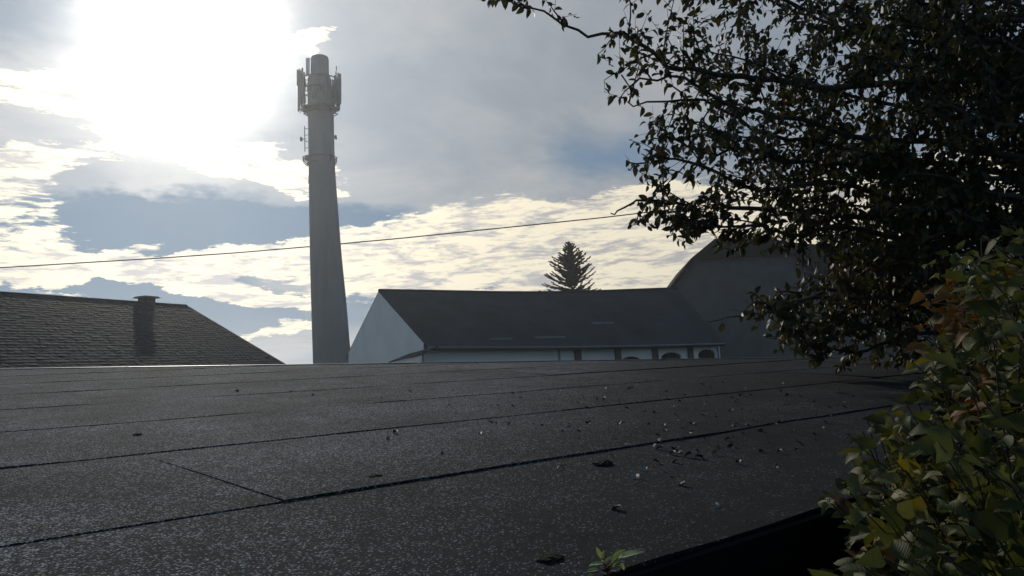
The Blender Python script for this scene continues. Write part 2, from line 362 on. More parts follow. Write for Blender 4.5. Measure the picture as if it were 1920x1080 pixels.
vb = MB(); vb.prism([A + rd * .02, A + sl * SLOPE + rd * .02, A + sl * SLOPE + rd * .02 - nl * .25, A + rd * .02 - nl * .25], rd * .05)
adopt(fix_normals(vb.build('verge_board', CHIM)), house)
hw = SLOPE * math.cos(pit) - .5; ze = A.z - (SLOPE - .5) * math.sin(pit)
wl = MB()
for sgn in (1, -1):
    a_, b_ = P0 + gd * hw * sgn + rd * .4, A + gd * hw * sgn - rd * .4
    wl.add([(a_.x, a_.y, 0), (b_.x, b_.y, 0), (b_.x, b_.y, ze - .1), (a_.x, a_.y, ze - .1)], [(0, 1, 2, 3)])
for q_ in (P0 + rd * .4, A - rd * .4):
    a_, b_ = q_ + gd * hw, q_ - gd * hw
    wl.add([(a_.x, a_.y, 0), (b_.x, b_.y, 0), (b_.x, b_.y, ze - .1), (q_.x, q_.y, A.z - .15), (a_.x, a_.y, ze - .1)], [(0, 1, 2, 3, 4)])
adopt(wl.build('wall', PLAST), house)
# tiles
TW, TE = .25, .26
rows = int(SLOPE / TE); cols = int(LEN / TW)
tl = []
for r in range(rows):
    for c_ in range(cols):
        x = LEN - (c_ + (.5 if r % 2 else 0)) * TW - TW / 2
        if x < 0: continue
        tl.append((P0 + rd * x + sl * (r * TE + TE * .5), r))
tm = MB(); tm.box((0, 0, 0), (TW * .475, TE * .58, .008)); tile_me = bpy.data.meshes.new('roof_tile'); tile_me.from_pydata(tm.v, [], tm.f); tile_me.materials.append(SLATE)
def tile_mat(p):
    ti = R_(2.4) + random.gauss(0, .022); tw = random.gauss(0, .03)
    Mr = Matrix((rd, -sl, nl)).transposed().to_4x4()
    return Matrix.Translation(p + nl * (.005 + random.random() * .006)) @ Mr @ Matrix.Rotation(-ti, 4, 'X') @ Matrix.Rotation(tw, 4, 'Y') @ Matrix.Rotation(random.gauss(0, .02), 4, 'Z')
vis = []
for p, r in tl:
    x, y = proj(p); vis.append(((0 < x < 1920 and 540 < y < 690), -(p - CAM).length, p))
order = sorted(range(len(vis)), key=lambda i: (vis[i][0], vis[i][1]), reverse=True)
rest = MB()
for rank, i in enumerate(order):
    mw = tile_mat(vis[i][2])
    if rank < 300:
        o = bpy.data.objects.new('roof_tile', tile_me); link(o); o.parent = roof_o
        o.matrix_parent_inverse = Matrix.Identity(4); o.matrix_world = mw; o.matrix_basis = Matrix.Translation(Vector((0, 0, 0))) @ mw
    else:
        rest.add([mw @ Vector(v_) for v_ in tm.v], tm.f)
ro = rest.build('roof_tiles', SLATE); ro.parent = roof_o; ro['kind'] = 'stuff'
# chimney on the ridge
cp = hit(275, 566, A, rd); cp = Vector((cp.x, cp.y, 0)); zt = hit(272, 559, A, rd).z
ch = MB(); ch.box((cp.x, cp.y, (zt + A.z - .6) / 2), (.29, .29, (zt - A.z + .6) / 2), rd, gd)
cho = adopt(ch.build('chimney', CHIM), house)
cc = MB(); cz = zt
b4 = [Vector((cp.x, cp.y, cz)) + rd * (.52 * a) + gd * (.44 * b) for a, b in ((-1, -1), (1, -1), (1, 1), (-1, 1))]
t4 = [Vector((cp.x, cp.y, cz + .09)) + rd * (.40 * a) + gd * (.34 * b) for a, b in ((-1, -1), (1, -1), (1, 1), (-1, 1))]
cc.add(b4 + t4, [(3, 2, 1, 0), (4, 5, 6, 7), (0, 1, 5, 4), (1, 2, 6, 5), (2, 3, 7, 6), (3, 0, 4, 7)])
co = cc.build('chimney_cap', CHIM); co.parent = cho; co.matrix_parent_inverse = cho.matrix_parent_inverse @ Matrix.Identity(4); co.matrix_parent_inverse = Matrix.Identity(4)

# ------------------------------------------------------------------ tall stack with antennas
CONC = simple_mat('pale_concrete', (.25, .25, .247), .95, .16, .9, .4, 6, .1, stretch=(1, 1, .12))
STEEL = simple_mat('galvanised_steel', (.13, .135, .14), .5, .2, 6, 0, 1, .5, .5)
PANEL = simple_mat('grey_antenna_shell', (.20, .205, .21), .6, .08, 2)
WHITEP = simple_mat('white_antenna_shell', (.8, .8, .78), .45, .05, 2)
DS = 70.0
def SP(px, py): return V(px, py, DS)
prof = [(588, 658, 680), (584.5, 649, 570), (582, 640, 480), (580.5, 633, 390), (579.5, 628, 320), (578.5, 625, 240), (577.5, 622.5, 180), (577.5, 621, 150), (579, 619, 145)]
base_c = (SP(588, 680) + SP(658, 680)) / 2
lean = None
sec = []
for a, b_, y in prof:
    p, q_ = SP(a, y), SP(b_, y); c_ = (p + q_) / 2; sec.append((c_, (q_ - p).length / 2))
d0 = sec[0][0] - sec[1][0]; g0 = sec[0][0] + d0 * (sec[0][0].z / -d0.z)
sec.insert(0, (g0, sec[0][1] + (sec[0][1] - sec[1][1]) * 1.3))
stack = empty('chimney_stack', g0); tag(stack, 'tall pale tapering factory chimney carrying mobile phone antennas round its top', 'chimney')
def lathe(secs, seg=40):
    v = []; f = []; n = len(secs)
    for c_, r in secs: v += [c_ + Vector((math.cos(2 * math.pi * k / seg) * r, math.sin(2 * math.pi * k / seg) * r, 0)) for k in range(seg)]
    for i in range(n - 1):
        for k in range(seg): f.append((i * seg + k, i * seg + (k + 1) % seg, (i + 1) * seg + (k + 1) % seg, (i + 1) * seg + k))
    f.append(tuple((n - 1) * seg + k for k in range(seg))); return v, f
v_, f_ = lathe(sec); adopt(mesh_obj('shaft', v_, f_, CONC, None, False), stack)
for pl in bpy.data.objects['shaft'].data.polygons: pl.use_smooth = len(pl.vertices) == 4
fl = []
for a, b_, y in ((583, 616.5, 146), (583, 616, 112), (584.5, 615, 108), (589, 611, 105.8), (597, 604, 105.2)):
    p, q_ = SP(a, y), SP(b_, y); fl.append(((p + q_) / 2, (q_ - p).length / 2))
v_, f_ = lathe(fl); adopt(mesh_obj('flue', v_, f_, CONC, None, True), stack)
ktop = DS / F_PX
def ring(py, pr, hgt, name, mat, inner=0):
    c_ = SP(600, py); r = pr * ktop; m_ = MB(); seg = 28
    v = []; f = []
    for k in range(seg):
        for rr, zz_ in ((r, -hgt), (r, hgt), (inner or r * .8, hgt), (inner or r * .8, -hgt)):
            v.append(c_ + Vector((math.cos(2 * math.pi * k / seg) * rr, math.sin(2 * math.pi * k / seg) * rr, zz_)))
    for k in range(seg):
        for j in range(4): f.append((k * 4 + j, ((k + 1) % seg) * 4 + j, ((k + 1) % seg) * 4 + (j + 1) % 4, k * 4 + (j + 1) % 4))
    return adopt(fix_normals(mesh_obj(name, v, f, mat)), stack)
ring(205, 33, .05, 'platform', STEEL, .7); ring(213, 26, .05, 'clamp_ring', STEEL, .7)
ring(172, 36, .035, 'mounting_ring', STEEL, 34 * ktop); ring(152, 36, .035, 'mounting_ring', STEEL, 34 * ktop)
ring(297, 29, .025, 'clamp_ring', STEEL, .95); ring(308, 24.7, .04, 'clamp_ring', STEEL, .9)
ax = SP(600, 180); 
def polar(deg, rpx, py):
    c_ = SP(600, py); a = R_(deg); return c_ + Vector((math.cos(a), math.sin(a), 0)) * (rpx * ktop)
# struts below the platform
for deg in range(0, 360, 40):
    m_ = MB(); m_.tube([polar(deg, 24, 216), polar(deg, 38, 207)], .05, 6); m_.tube([polar(deg, 23, 207), polar(deg, 38, 207)], .045, 6)
    m_.tube([polar(deg, 22, 172), polar(deg, 38, 172)], .035, 6); m_.tube([polar(deg, 22, 152), polar(deg, 38, 152)], .035, 6)
    adopt(m_.build('bracket', STEEL), stack)
# panel antennas: (bearing, radius, top, bottom, half width m, material)
ants = [(172, 41, 128, 170, .24, PANEL), (190, 38, 150, 206, .24, PANEL), (-8, 39, 143, 200, .24, PANEL), (8, 36, 160, 204, .24, PANEL), (180, 44, 129, 158, .17, PANEL), (186, 41, 132, 208, .16, PANEL), (160, 38, 140, 190, .15, PANEL), (205, 37, 143, 200, .17, PANEL), (228, 37, 146, 196, .16, PANEL), (0, 40, 141, 196, .2, PANEL), (15, 37, 150, 203, .18, PANEL),
        (-25, 38, 150, 200, .17, PANEL), (60, 37, 140, 196, .18, PANEL), (110, 37, 140, 196, .18, PANEL), (-55, 36, 152, 198, .16, PANEL), (200, 23, 111, 143, .20, WHITEP)]
for deg, rp, y0, y1, hwid, mt in ants:
    a, b_ = polar(deg, rp, y0), polar(deg, rp, y1); X = Vector((-math.sin(R_(deg)), math.cos(R_(deg)), 0)); Y = Vector((math.cos(R_(deg)), math.sin(R_(deg)), 0))
    if mt is WHITEP: X, Y = Vector((1, 0, 0)), Vector((0, 1, 0))
    m_ = MB(); hh = (a - b_).length / 2
    # rounded shell
    pts = [(math.cos(t_) * hwid, math.sin(t_) * .07) for t_ in np.linspace(0, 2 * math.pi, 13)[:-1]]
    top = [a + X * p_[0] + Y * p_[1] for p_ in pts]; bot = [b_ + X * p_[0] + Y * p_[1] for p_ in pts]
    m_.add(bot + top, [(i, (i + 1) % 12, 12 + (i + 1) % 12, 12 + i) for i in range(12)] + [tuple(range(12))[::-1], tuple(range(12, 24))])
    adopt(m_.build('antenna_panel', mt), stack)
    if rp > 30:
        m_ = MB(); o_ = -Y * .16; m_.tube([a + o_ + Vector((0, 0, .15)), b_ + o_ - Vector((0, 0, .2))], .04, 6)
        m_.box((a * .5 + b_ * .5) + o_ * .5, (.03, .09, .04), X, Y); adopt(m_.build('mast', STEEL), stack)
# rods, radio units, dishes
for deg, rp, y0, y1 in ((170, 36, 124, 160), (192, 33, 128, 168), (8, 31, 124, 176), (-10, 33, 138, 190), (150, 30, 140, 170)):
    m_ = MB(); m_.tube([polar(deg, rp, y0), polar(deg, rp, y1)], .035, 6); m_.tube([polar(deg, rp, y0), polar(deg, rp, y0 + 7)], .06, 6); adopt(m_.build('rod_antenna', STEEL), stack)
for deg, rp, y in ((178, 31, 155), (200, 30, 168), (186, 30, 186), (3, 31, 158), (-18, 31, 178), (25, 30, 187), (240, 28, 175), (-70, 28, 175), (-100, 27, 186), (170, 33, 200), (5, 34, 203)):
    m_ = MB(); p = polar(deg, rp, y); m_.box(p, (.17, .15, .30), Vector((-math.sin(R_(deg)), math.cos(R_(deg)), 0)), Vector((math.cos(R_(deg)), math.sin(R_(deg)), 0))); adopt(m_.build('radio_unit', PANEL), stack)
for deg, rp, y in ((180, 35, 259), (0, 29, 259)):
    m_ = MB(); c_ = polar(deg, rp, y); Y = Vector((math.cos(R_(deg)), math.sin(R_(deg)), 0)); 
    m_.tube([c_ - Y * .05, c_ + Y * .02, c_ + Y * .14], [.12, .22, .24], 12); m_.tube([c_ - Y * .45, c_], .035, 6); adopt(m_.build('dish', PANEL), stack)
m_ = MB(); m_.tube([polar(180, 30, 235), polar(180, 29, 283)], .05, 6)
for y in (240, 252, 264, 276): m_.tube([polar(180, 29.5, y), polar(180, 21, y)], .03, 5)
adopt(m_.build('mast', STEEL), stack)
# climbing ladder up the sunny flank and cable run
m_ = MB()
for off in (-7, 7): m_.tube([polar(20 + off, 25.5, 215), polar(20 + off, 27, 300), polar(20 + off, 33, 480), polar(20 + off, 44, 690)], .025, 5)
for y in range(216, 690, 6):
    rr = 25.5 + (y - 215) * (27 - 25.5) / 85 if y < 300 else (27 + (y - 300) * 6 / 180 if y < 480 else 33 + (y - 480) * 11 / 210)
    m_.tube([polar(13, rr, y), polar(27, rr, y)], .014, 4)
adopt(m_.build('ladder', STEEL), stack)
m_ = MB()
for off in (0, 3, 6): m_.tube([polar(150 + off, 23, 212), polar(150 + off, 26, 300), polar(150 + off, 27.5, 340)], .03, 5)
for k, y in enumerate(range(222, 300, 7)): m_.box(polar(2, 24.6, y), (.05, .07, .09))
adopt(m_.build('cable_run', STEEL), stack)
for deg in (180, 150, 210, 0, -30, 30):
    m_ = MB(); m_.tube([polar(deg, 24, 293), polar(deg, 33, 297), polar(deg, 31, 304), polar(deg, 24, 311)], .05, 5); m_.tube([polar(deg, 33, 297), polar(deg, 25, 306)], .04, 5); adopt(m_.build('bracket', STEEL), stack)

# ------------------------------------------------------------------ long barn
DARKROOF = simple_mat('dark_sheet_roof', (.043, .042, .042), .8, .3, .35, .3, 5, .12, stretch=(1, 1, 1))
WHITEW = simple_mat('whitewashed_wall', (.84, .80, .74), .92, .08, .5, .25, 8, .1)
GREYW = simple_mat('grey_render', (.12, .117, .112), .92, .16, .6, .3, 8, .1)
DOORW = simple_mat('dark_gate_wood', (.03, .026, .022), .85, .4, 3, .3, 20, .2)
b57 = R_(57); rd2 = Vector((math.sin(b57), math.cos(b57), 0)); gd2 = Vector((rd2.y, -rd2.x, 0))
A2 = V(710, 545, 55); F2 = hit(795, 641, A2, gd2); w2 = (F2 - A2).dot(gd2)
RE = hit(1268, 541, A2, rd2); EE = hit(1352, 635, F2, rd2)
B2 = A2 - gd2 * (w2 * .90); B2.z = F2.z
print('barn', A2, F2, 'w', w2, 'B px', proj(B2), 'RE', RE, 'EE', EE, (RE - A2).length)
barn = empty('long_barn', (A2.x, A2.y, 0)); tag(barn, 'long low barn with whitewashed gable and dark roof, right of the tall stack', 'barn')
sag = lambda t: -.16 * math.sin(math.pi * min(1, t * 1.0)) - .12 * math.sin(math.pi * t) ** 2
nseg = 24; rv = []; rf = []
fs = (F2 - A2); over = .07
for i in range(nseg + 1):
    t_ = i / nseg
    top = A2.lerp(RE, t_); top.z += sag(t_)
    fr = F2.lerp(EE, t_); fr.z += sag(t_) * .4; fr = fr + (fr - top) * over
    bk = Vector((top.x + (top.x - fr.x) * .92, top.y + (top.y - fr.y) * .92, fr.z))
    for p in (fr, top, bk): rv.append(p)
    for p in (fr, top, bk): rv.append(p - Vector((0, 0, .30)))
for i in range(nseg):
    a, b_ = i * 6, i * 6 + 6
    rf += [(a, b_, b_ + 1, a + 1), (a + 1, b_ + 1, b_ + 2, a + 2), (a + 3, a + 4, b_ + 4, b_ + 3), (a + 4, a + 5, b_ + 5, b_ + 4), (a, a + 3, b_ + 3, b_), (a + 2, b_ + 2, b_ + 5, a + 5)]
rf += [(0, 1, 4, 3), (1, 2, 5, 4), tuple(nseg * 6 + k for k in (1, 0, 3, 4)), tuple(nseg * 6 + k for k in (2, 1, 4, 5))]
br = adopt(fix_normals(mesh_obj('roof', rv, rf, DARKROOF)), barn)
m_ = MB(); m_.tube([Vector(rv[i * 6 + 1]) + Vector((0, 0, .02)) for i in range(nseg + 1)], .12, 6); o_ = m_.build('ridge_cap', DARKROOF); o_.parent = br; o_.matrix_parent_inverse = Matrix.Translation(-Vector(barn.location)) @ Matrix.Translation(Vector(barn.location))
# gable wall, 6 cm outside the roof's end
gw = MB(); k_ = -rd2 * .06
pA, pF, pB = A2 + k_ - Vector((0, 0, .10)), F2 + k_ - Vector((0, 0, .10)), B2 + k_ - Vector((0, 0, .10))
gw.prism([pA, pF, Vector((pF.x, pF.y, 0)), Vector((pB.x, pB.y, 0)), pB], rd2 * .05); adopt(fix_normals(gw.build('gable_wall', WHITEW)), barn)
# front wall with arched gateways cut from the ground up
wd = (Vector((EE.x, EE.y, 0)) - Vector((F2.x, F2.y, 0))); wlen = wd.length; wd.normalize()
WN = Vector((wd.y, -wd.x, 0)); W0 = Vector((F2.x, F2.y, 0)) - WN * .25
def wx_(px): 
    p = hit(px, 660, W0, wd); return (Vector((p.x, p.y, 0)) - W0).dot(wd)
def wz_(px, py): return hit(px, py, W0, wd).z
arches = [(1162, 1202, 668.5), (1239, 1277, 660.5), (1309, 1341, 655)]
out = [(0, 0)]
gates = []
for x0, x1, yt in arches:
    u0, u1 = wx_(x0), wx_(x1); zt_ = wz_((x0 + x1) / 2, yt); rise = .45
    out.append((u0, 0)); 
    for k in range(9):
        a = math.pi * (1 - k / 8); out.append(((u0 + u1) / 2 + math.cos(a) * (u1 - u0) / 2, zt_ - rise + rise * math.sin(a)))
    out.append((u1, 0)); gates.append((u0, u1, zt_))
out += [(wlen, 0), (wlen, EE.z - .28), (wlen * .5, (F2.z + EE.z) / 2 - .32), (0, F2.z - .28)]
fw = MB(); fw.prism([W0 + wd * u + Vector((0, 0, z)) for u, z in out], -WN * .45); adopt(fix_normals(fw.build('front_wall', WHITEW)), barn)
for u0, u1, zt_ in gates:
    m_ = MB(); nb = 6
    for k in range(nb):
        ua, ub = u0 + (u1 - u0) * k / nb + .01, u0 + (u1 - u0) * (k + 1) / nb - .01
        m_.prism([W0 + wd * ua - WN * .14, W0 + wd * ub - WN * .14, W0 + wd * ub - WN * .14 + Vector((0, 0, zt_)), W0 + wd * ua - WN * .14 + Vector((0, 0, zt_))], -WN * .05)
    adopt(fix_normals(m_.build('gate', DOORW)), barn)
for px in (1082, 1157, 1227, 1293):
    u = wx_(px); zt_ = F2.z + (EE.z - F2.z) * u / wlen - .36; m_ = MB()
    m_.box(W0 + wd * u + WN * .08 + Vector((0, 0, zt_ / 2)), (.28, .1, zt_ / 2), wd, WN); adopt(m_.build('pilaster', GREYW), barn)
def slope_pt(px, py):                        # a point on the front slope seen at (px, py)
    n_ = (F2 - A2).cross(RE - A2); r_ = ray(px, py); return CAM + r_ * (n_.dot(A2 - CAM) / n_.dot(r_))
for x0, x1, y0, y1 in ((1003, 1060, 633, 632), (918, 962, 636, 635.5), (1110, 1150, 606, 605.5)):
    q0, q1 = slope_pt(x0, y0), slope_pt(x1, y1); X = q1 - q0; m_ = MB(); m_.box((q0 + q1) / 2 + Vector((0, 0, .02)), (X.length / 2, .03, .07), X.normalized(), Vector((0, 0, 1)).cross(X).normalized())
    adopt(m_.build('snow_guard', ZINC), barn)
for px in (1047, 1345):
    u = wx_(px); zt_ = F2.z + (EE.z - F2.z) * u / wlen - .4; m_ = MB()
    m_.tube([W0 + wd * u + WN * .1, W0 + wd * u + WN * .1 + Vector((0, 0, zt_))], .06, 8); adopt(m_.build('downpipe', ZINC), barn)
gt = MB(); gt.tube([Vector(rv[i * 6]) + WN * .08 - Vector((0, 0, .12)) for i in range(nseg + 1)], .09, 6); adopt(gt.build('gutter', ZINC), barn)
# low lean-to against the gable foot
l0, l1 = hit(783, 667, A2 - rd2 * 1.6, gd2), hit(728, 681, A2 - rd2 * 1.6, gd2)
m_ = MB(); m_.prism([l0, l1, l1 + rd2 * 1.5 + Vector((0, 0, .5)), l0 + rd2 * 1.5 + Vector((0, 0, .5))], (0, 0, .08)); adopt(fix_normals(m_.build('lean_to_roof', DARKROOF)), barn)
m_ = MB(); m_.prism([l0 - Vector((0, 0, .02)) + rd2 * .1, l1 - Vector((0, 0, .02)) + rd2 * .1, Vector((l1.x, l1.y, 0)) + rd2 * .1, Vector((l0.x, l0.y, 0)) + rd2 * .1], rd2 * .2); adopt(fix_normals(m_.build('lean_to_wall', WHITEW)), barn)

# ------------------------------------------------------------------ big half-hipped barn behind the leaves
OLDROOF = simple_mat('sooty_old_roof', (.014, .013, .012), .95, .4, .4, .3, 5, .05)
DB = 88.0
big_g = Vector((math.cos(R_(-6)), math.sin(R_(-6)), 0)); big_r = Vector((-big_g.y, big_g.x, 0))
Pc = V(1392, 447, DB)
bigb = empty('half_hipped_barn', (Pc.x, Pc.y, 0)); tag(bigb, 'big grey barn with dark half-hipped roof, behind the leafy tree', 'barn')
gp = lambda px, py: hit(px, py, Pc, big_g)
L0, L1, L2 = gp(1246, 552), gp(1296, 484), gp(1341, 447)
u0, u1, u2 = [(p - Pc).dot(big_g) for p in (L0, L1, L2)]
z0, z1, z2 = L0.z, L1.z, L2.z
def bp_(u, z, back=0.0): return Vector((Pc.x, Pc.y, 0)) + big_g * u + big_r * back + Vector((0, 0, z))
DEP = 16.0
zc = z1 + .2; slope_u = abs((u1 - u0) / (z1 - z0))
# wall: recessed .5 m behind the verge
ze_ = z0 - 3.2; ue = u0 + (ze_ - z0) * (u1 - u0) / (z1 - z0)
m_ = MB(); m_.prism([bp_(ue + .1, 0, .6), bp_(-ue - .1, 0, .6), bp_(-ue - .1, ze_ - .15, .6), bp_(-u1 - .08, z1 - .2, .6), bp_(-u2, z2 - .2, .6), bp_(u2, z2 - .2, .6), bp_(u1 + .08, z1 - .2, .6), bp_(ue + .1, ze_ - .15, .6)], big_r * .4)
adopt(fix_normals(m_.build('gable_wall', GREYW)), bigb)
ze_ = z0 - 3.2; ue = u0 + (ze_ - z0) * (u1 - u0) / (z1 - z0)
prof_o = [(ue, ze_), (u1, z1), (u2, z2), (-u2, z2), (-u1, z1), (-ue, ze_)]
prof_i = [(ue + .25, ze_ - .35), (u1 + .25, z1 - .48), (u2 + .1, z2 - .38), (-u2 - .1, z2 - .38), (-u1 - .25, z1 - .48), (-ue - .25, ze_ - .35)]
rv_ = [bp_(u, z, bk_) for bk_ in (0, DEP) for pr_ in (prof_o, prof_i) for u, z in pr_]
rf_ = []
for i in range(5): rf_ += [(i, i + 1, 13 + i, 12 + i), (6 + i, 7 + i, 19 + i, 18 + i), (i, i + 1, 7 + i, 6 + i), (12 + i, 13 + i, 19 + i, 18 + i)]
rf_ += [(0, 6, 18, 12), (5, 11, 23, 17)]
adopt(fix_normals(mesh_obj('roof', rv_, rf_, OLDROOF)), bigb)
zm = z1 + (z2 - z1) * .1; um = u1 * .96
m_ = MB(); m_.prism([bp_(um, z1 - .3, .1), bp_(-um, z1 - .3, .1), bp_(-u2 * .98, z2 - .2, .55), bp_(u2 * .98, z2 - .2, .55)], big_r * .15)
adopt(fix_normals(m_.build('half_hip', OLDROOF)), bigb)
m_ = MB(); m_.prism([bp_(u0 * .95, 0, 1), bp_(u0 * .95, 0, DEP), bp_(u0 * .95, z0 - 1.2, DEP), bp_(u0 * .95, z0 - 1.2, 1)], big_g * .3)
adopt(fix_normals(m_.build('side_wall', GREYW)), bigb)
# cross wing to the right
wr0, wr1 = gp(1440, 450), gp(1775, 480); wr0 += big_r * 6; wr1 += big_r * 6
for p, px, py in ((wr0, 1440, 450), (wr1, 1775, 480)):
    h_ = hit(px, py, Pc + big_r * 6, big_g); p.x, p.y, p.z = h_.x, h_.y, h_.z
dn = Vector((0, 0, -6.5)) - big_r * 5.4
m_ = MB(); m_.prism([wr0, wr1, wr1 + dn, wr0 + dn], (0, 0, -.3)); m_.prism([wr0, wr1, wr1 + Vector((0, 0, -6.5)) + big_r * 5.4, wr0 + Vector((0, 0, -6.5)) + big_r * 5.4], (0, 0, -.3)); adopt(fix_normals(m_.build('wing_roof', OLDROOF)), bigb)
m_ = MB(); q0, q1 = wr0 + dn * .97, wr1 + dn * .97; m_.prism([q0 + Vector((0, 0, -.4)), q1 + Vector((0, 0, -.4)), Vector((q1.x, q1.y, 0)), Vector((q0.x, q0.y, 0))], big_r * .4); adopt(fix_normals(m_.build('wing_wall', GREYW)), bigb)

# ------------------------------------------------------------------ spruce behind the long barn
NEED = simple_mat('spruce_needles', (.022, .028, .018), .8, .4, 2, 0, 1, .15)
BARK = simple_mat('bark', (.05, .042, .035), .9, .4, 6, .6, 25, .15)
ST = V(1067, 457, 98); SB = Vector((ST.x, ST.y, 0))
spruce = empty('spruce_tree', SB); tag(spruce, 'dark spruce with upswept branch tips rising behind the long barn roof', 'tree')
m_ = MB(); m_.tube([SB, SB.lerp(ST, .6), ST], [.32, .16, .03], 8); adopt(m_.build('trunk', BARK), spruce)
nm = MB(); brm = MB()
z = ST.z - .25; lv = 0
def spray(p, d, ln):
    """a flat spray of needle twigs along a branch"""
    pts = [p]; q_ = p.copy(); dd = d.copy(); k = 7
    for i in range(k):
        q_ = q_ + dd * ln / k; dd = (dd + Vector((0, 0, .10 if i > 2 else -.02))).normalized(); pts.append(q_.copy())
    brm.tube(pts, [.05 * ln / 3 * (1 - i / (k + 1)) + .01 for i in range(k + 1)], 4, False)
    n_t = int(10 + ln * 9)
    for i in range(n_t):
        t_ = (i + random.random()) / n_t; j = min(k - 1, int(t_ * k)); b0 = pts[j].lerp(pts[j + 1], t_ * k - j); ax_ = (pts[j + 1] - pts[j]).normalized()
        side = ax_.cross(Vector((0, 0, 1))).normalized() * random.choice((-1, 1))
        tl_ = (.18 + .55 * (1 - t_) ** .7 * min(1, ln / 2.2)) * random.uniform(.6, 1.2)
        td = (ax_ * random.uniform(.6, 1.3) + side * random.uniform(.2, .9) + Vector((0, 0, random.uniform(-.5, .25)))).normalized()
        wv = td.cross(Vector((random.gauss(0, 1), random.gauss(0, 1), random.gauss(0, 1)))).normalized() * random.uniform(.05, .10)
        nm.add([b0 - wv, b0 + wv, b0 + td * tl_ * .6 + wv * .9, b0 + td * tl_, b0 + td * tl_ * .6 - wv * .9], [(0, 1, 2, 3, 4)])
        w2_ = td.cross(wv).normalized() * wv.length
        nm.add([b0 - w2_, b0 + w2_, b0 + td * tl_ * .6 + w2_ * .9, b0 + td * tl_, b0 + td * tl_ * .6 - w2_ * .9], [(0, 1, 2, 3, 4)])
while z > 4.0:
    dep = ST.z - z; ln = min(5.0, .45 + dep * .72 if dep < 4 else 3.33 + (dep - 4) * .32); nb = 6 + min(5, int(dep))
    a0 = random.random() * 6.28
    for k in range(nb):
        a = a0 + k * 6.283 / nb + random.gauss(0, .15); up = random.uniform(.35, .75) if dep < 6 else random.uniform(.0, .35)
        spray(Vector((ST.x, ST.y, z + random.gauss(0, .08))), Vector((math.cos(a), math.sin(a), up)).normalized(), ln * random.choice((random.uniform(.45, .8), random.uniform(.8, 1.2), random.uniform(.85, 1.1))))
    z -= .36 + .02 * lv; lv += 1
for k in range(14): spray(ST - Vector((0, 0, .15 + k * .05)), Vector((random.gauss(0, .35), random.gauss(0, .35), 1)).normalized(), .35 + .02 * k)
adopt(brm.build('branches', BARK), spruce)['kind'] = 'stuff'
fo = adopt(nm.build('crown', NEED), spruce); fo['kind'] = 'stuff'

# ------------------------------------------------------------------ overhead wire, passing behind the stack
WIRE = simple_mat('black_cable', (.015, .015, .016), .6, .2, 5)
DW = 80
keys = [(-500, 528), (-200, 513.5), (0, 502), (150, 493), (300, 484), (450, 473.5), (580, 462.5), (760, 446), (950, 426.5), (1130, 408), (1300, 388), (1500, 362), (1900, 305), (2300, 245)]
m_ = MB(); m_.tube([V(x, y, DW - 3 + (x - 580) * .004) for x, y in keys], .062, 6)
tag(m_.build('overhead_wire', WIRE), 'single black overhead wire rising to the right across the sky behind the stack', 'wire')

# ------------------------------------------------------------------ leaves
def leaf_geo(Ln, Wd, curl, fold, wave=0.0):
    ts = [0, .22, .5, .78, 1.0]; hw_ = [0, .40, .5, .33, 0]
    v = []; uv = []; f = []
    def pt(t_, x):
        z_ = -curl * Ln * t_ * t_ + abs(x) * fold * 2 + wave * Ln * math.sin(t_ * 9 + (1 if x > 0 else 0)) * (abs(x) / Wd if Wd else 0)
        return (x, Ln * t_ * (1 - .25 * curl * t_), z_)
    v.append(pt(0, 0)); uv.append((.5, 0))
    for i in (1, 2, 3):
        for s_ in (-1, 0, 1): v.append(pt(ts[i], s_ * hw_[i] * Wd)); uv.append((.5 + s_ * hw_[i], ts[i]))
    v.append(pt(1, 0)); uv.append((.5, 1))
    f += [(0, 2, 1), (0, 3, 2)]
    for i in range(2):
        a = 1 + i * 3; b_ = a + 3
        f += [(a, a + 1, b_ + 1, b_), (a + 1, a + 2, b_ + 2, b_ + 1)]
    f += [(7, 8, 10), (8, 9, 10)]
    # petiole
    o = len(v); r = Wd * .025; v += [(-r, 0, 0), (r, 0, 0), (0, -Ln * .28, Ln * .06)]; uv += [(.5, 0)] * 3; f.append((o, o + 2, o + 1))
    return np.array(v, float), f, uv
def fine_leaf(Ln, Wd, curl, fold, wave, seed):
    r_ = random.Random(seed); nt_, nx_ = 8, 4
    v = []; uv = []; f = []; bend = r_.uniform(-.15, .15); tw = r_.uniform(-.5, .5)
    for i in range(nt_ + 1):
        t_ = i / nt_; hw = Wd * .5 * (math.sin(math.pi * t_ ** .78) ** .85) * (1 - .18 * t_) + .0003
        for j in range(nx_ + 1):
            a = (j / nx_ - .5) * 2; x = a * hw
            z_ = -curl * Ln * t_ ** 2 + fold * hw * (abs(a) ** 1.5) - .25 * fold * hw * a * a + wave * Ln * math.sin(t_ * 11 + seed + (2 if a > 0 else 0)) * abs(a) ** 2 + tw * a * hw * t_
            # blade puckers between side veins
            z_ += .012 * Ln * math.sin((t_ - abs(a) * .18) * 34) * abs(a) * (1 - abs(a)) * 2
            v.append((x + bend * Ln * t_ * t_, Ln * t_ * (1 - .22 * abs(curl) * t_), z_)); uv.append((.5 + a * .5, t_))
    w = nx_ + 1
    for i in range(nt_):
        for j in range(nx_): f.append((i * w + j, i * w + j + 1, (i + 1) * w + j + 1, (i + 1) * w + j))
    o = len(v); q = Wd * .022; v += [(-q, .001, 0), (q, .001, 0), (0, -Ln * .3, Ln * .06)]; uv += [(.5, 0)] * 3; f.append((o, o + 2, o + 1))
    return np.array(v, float), f, uv
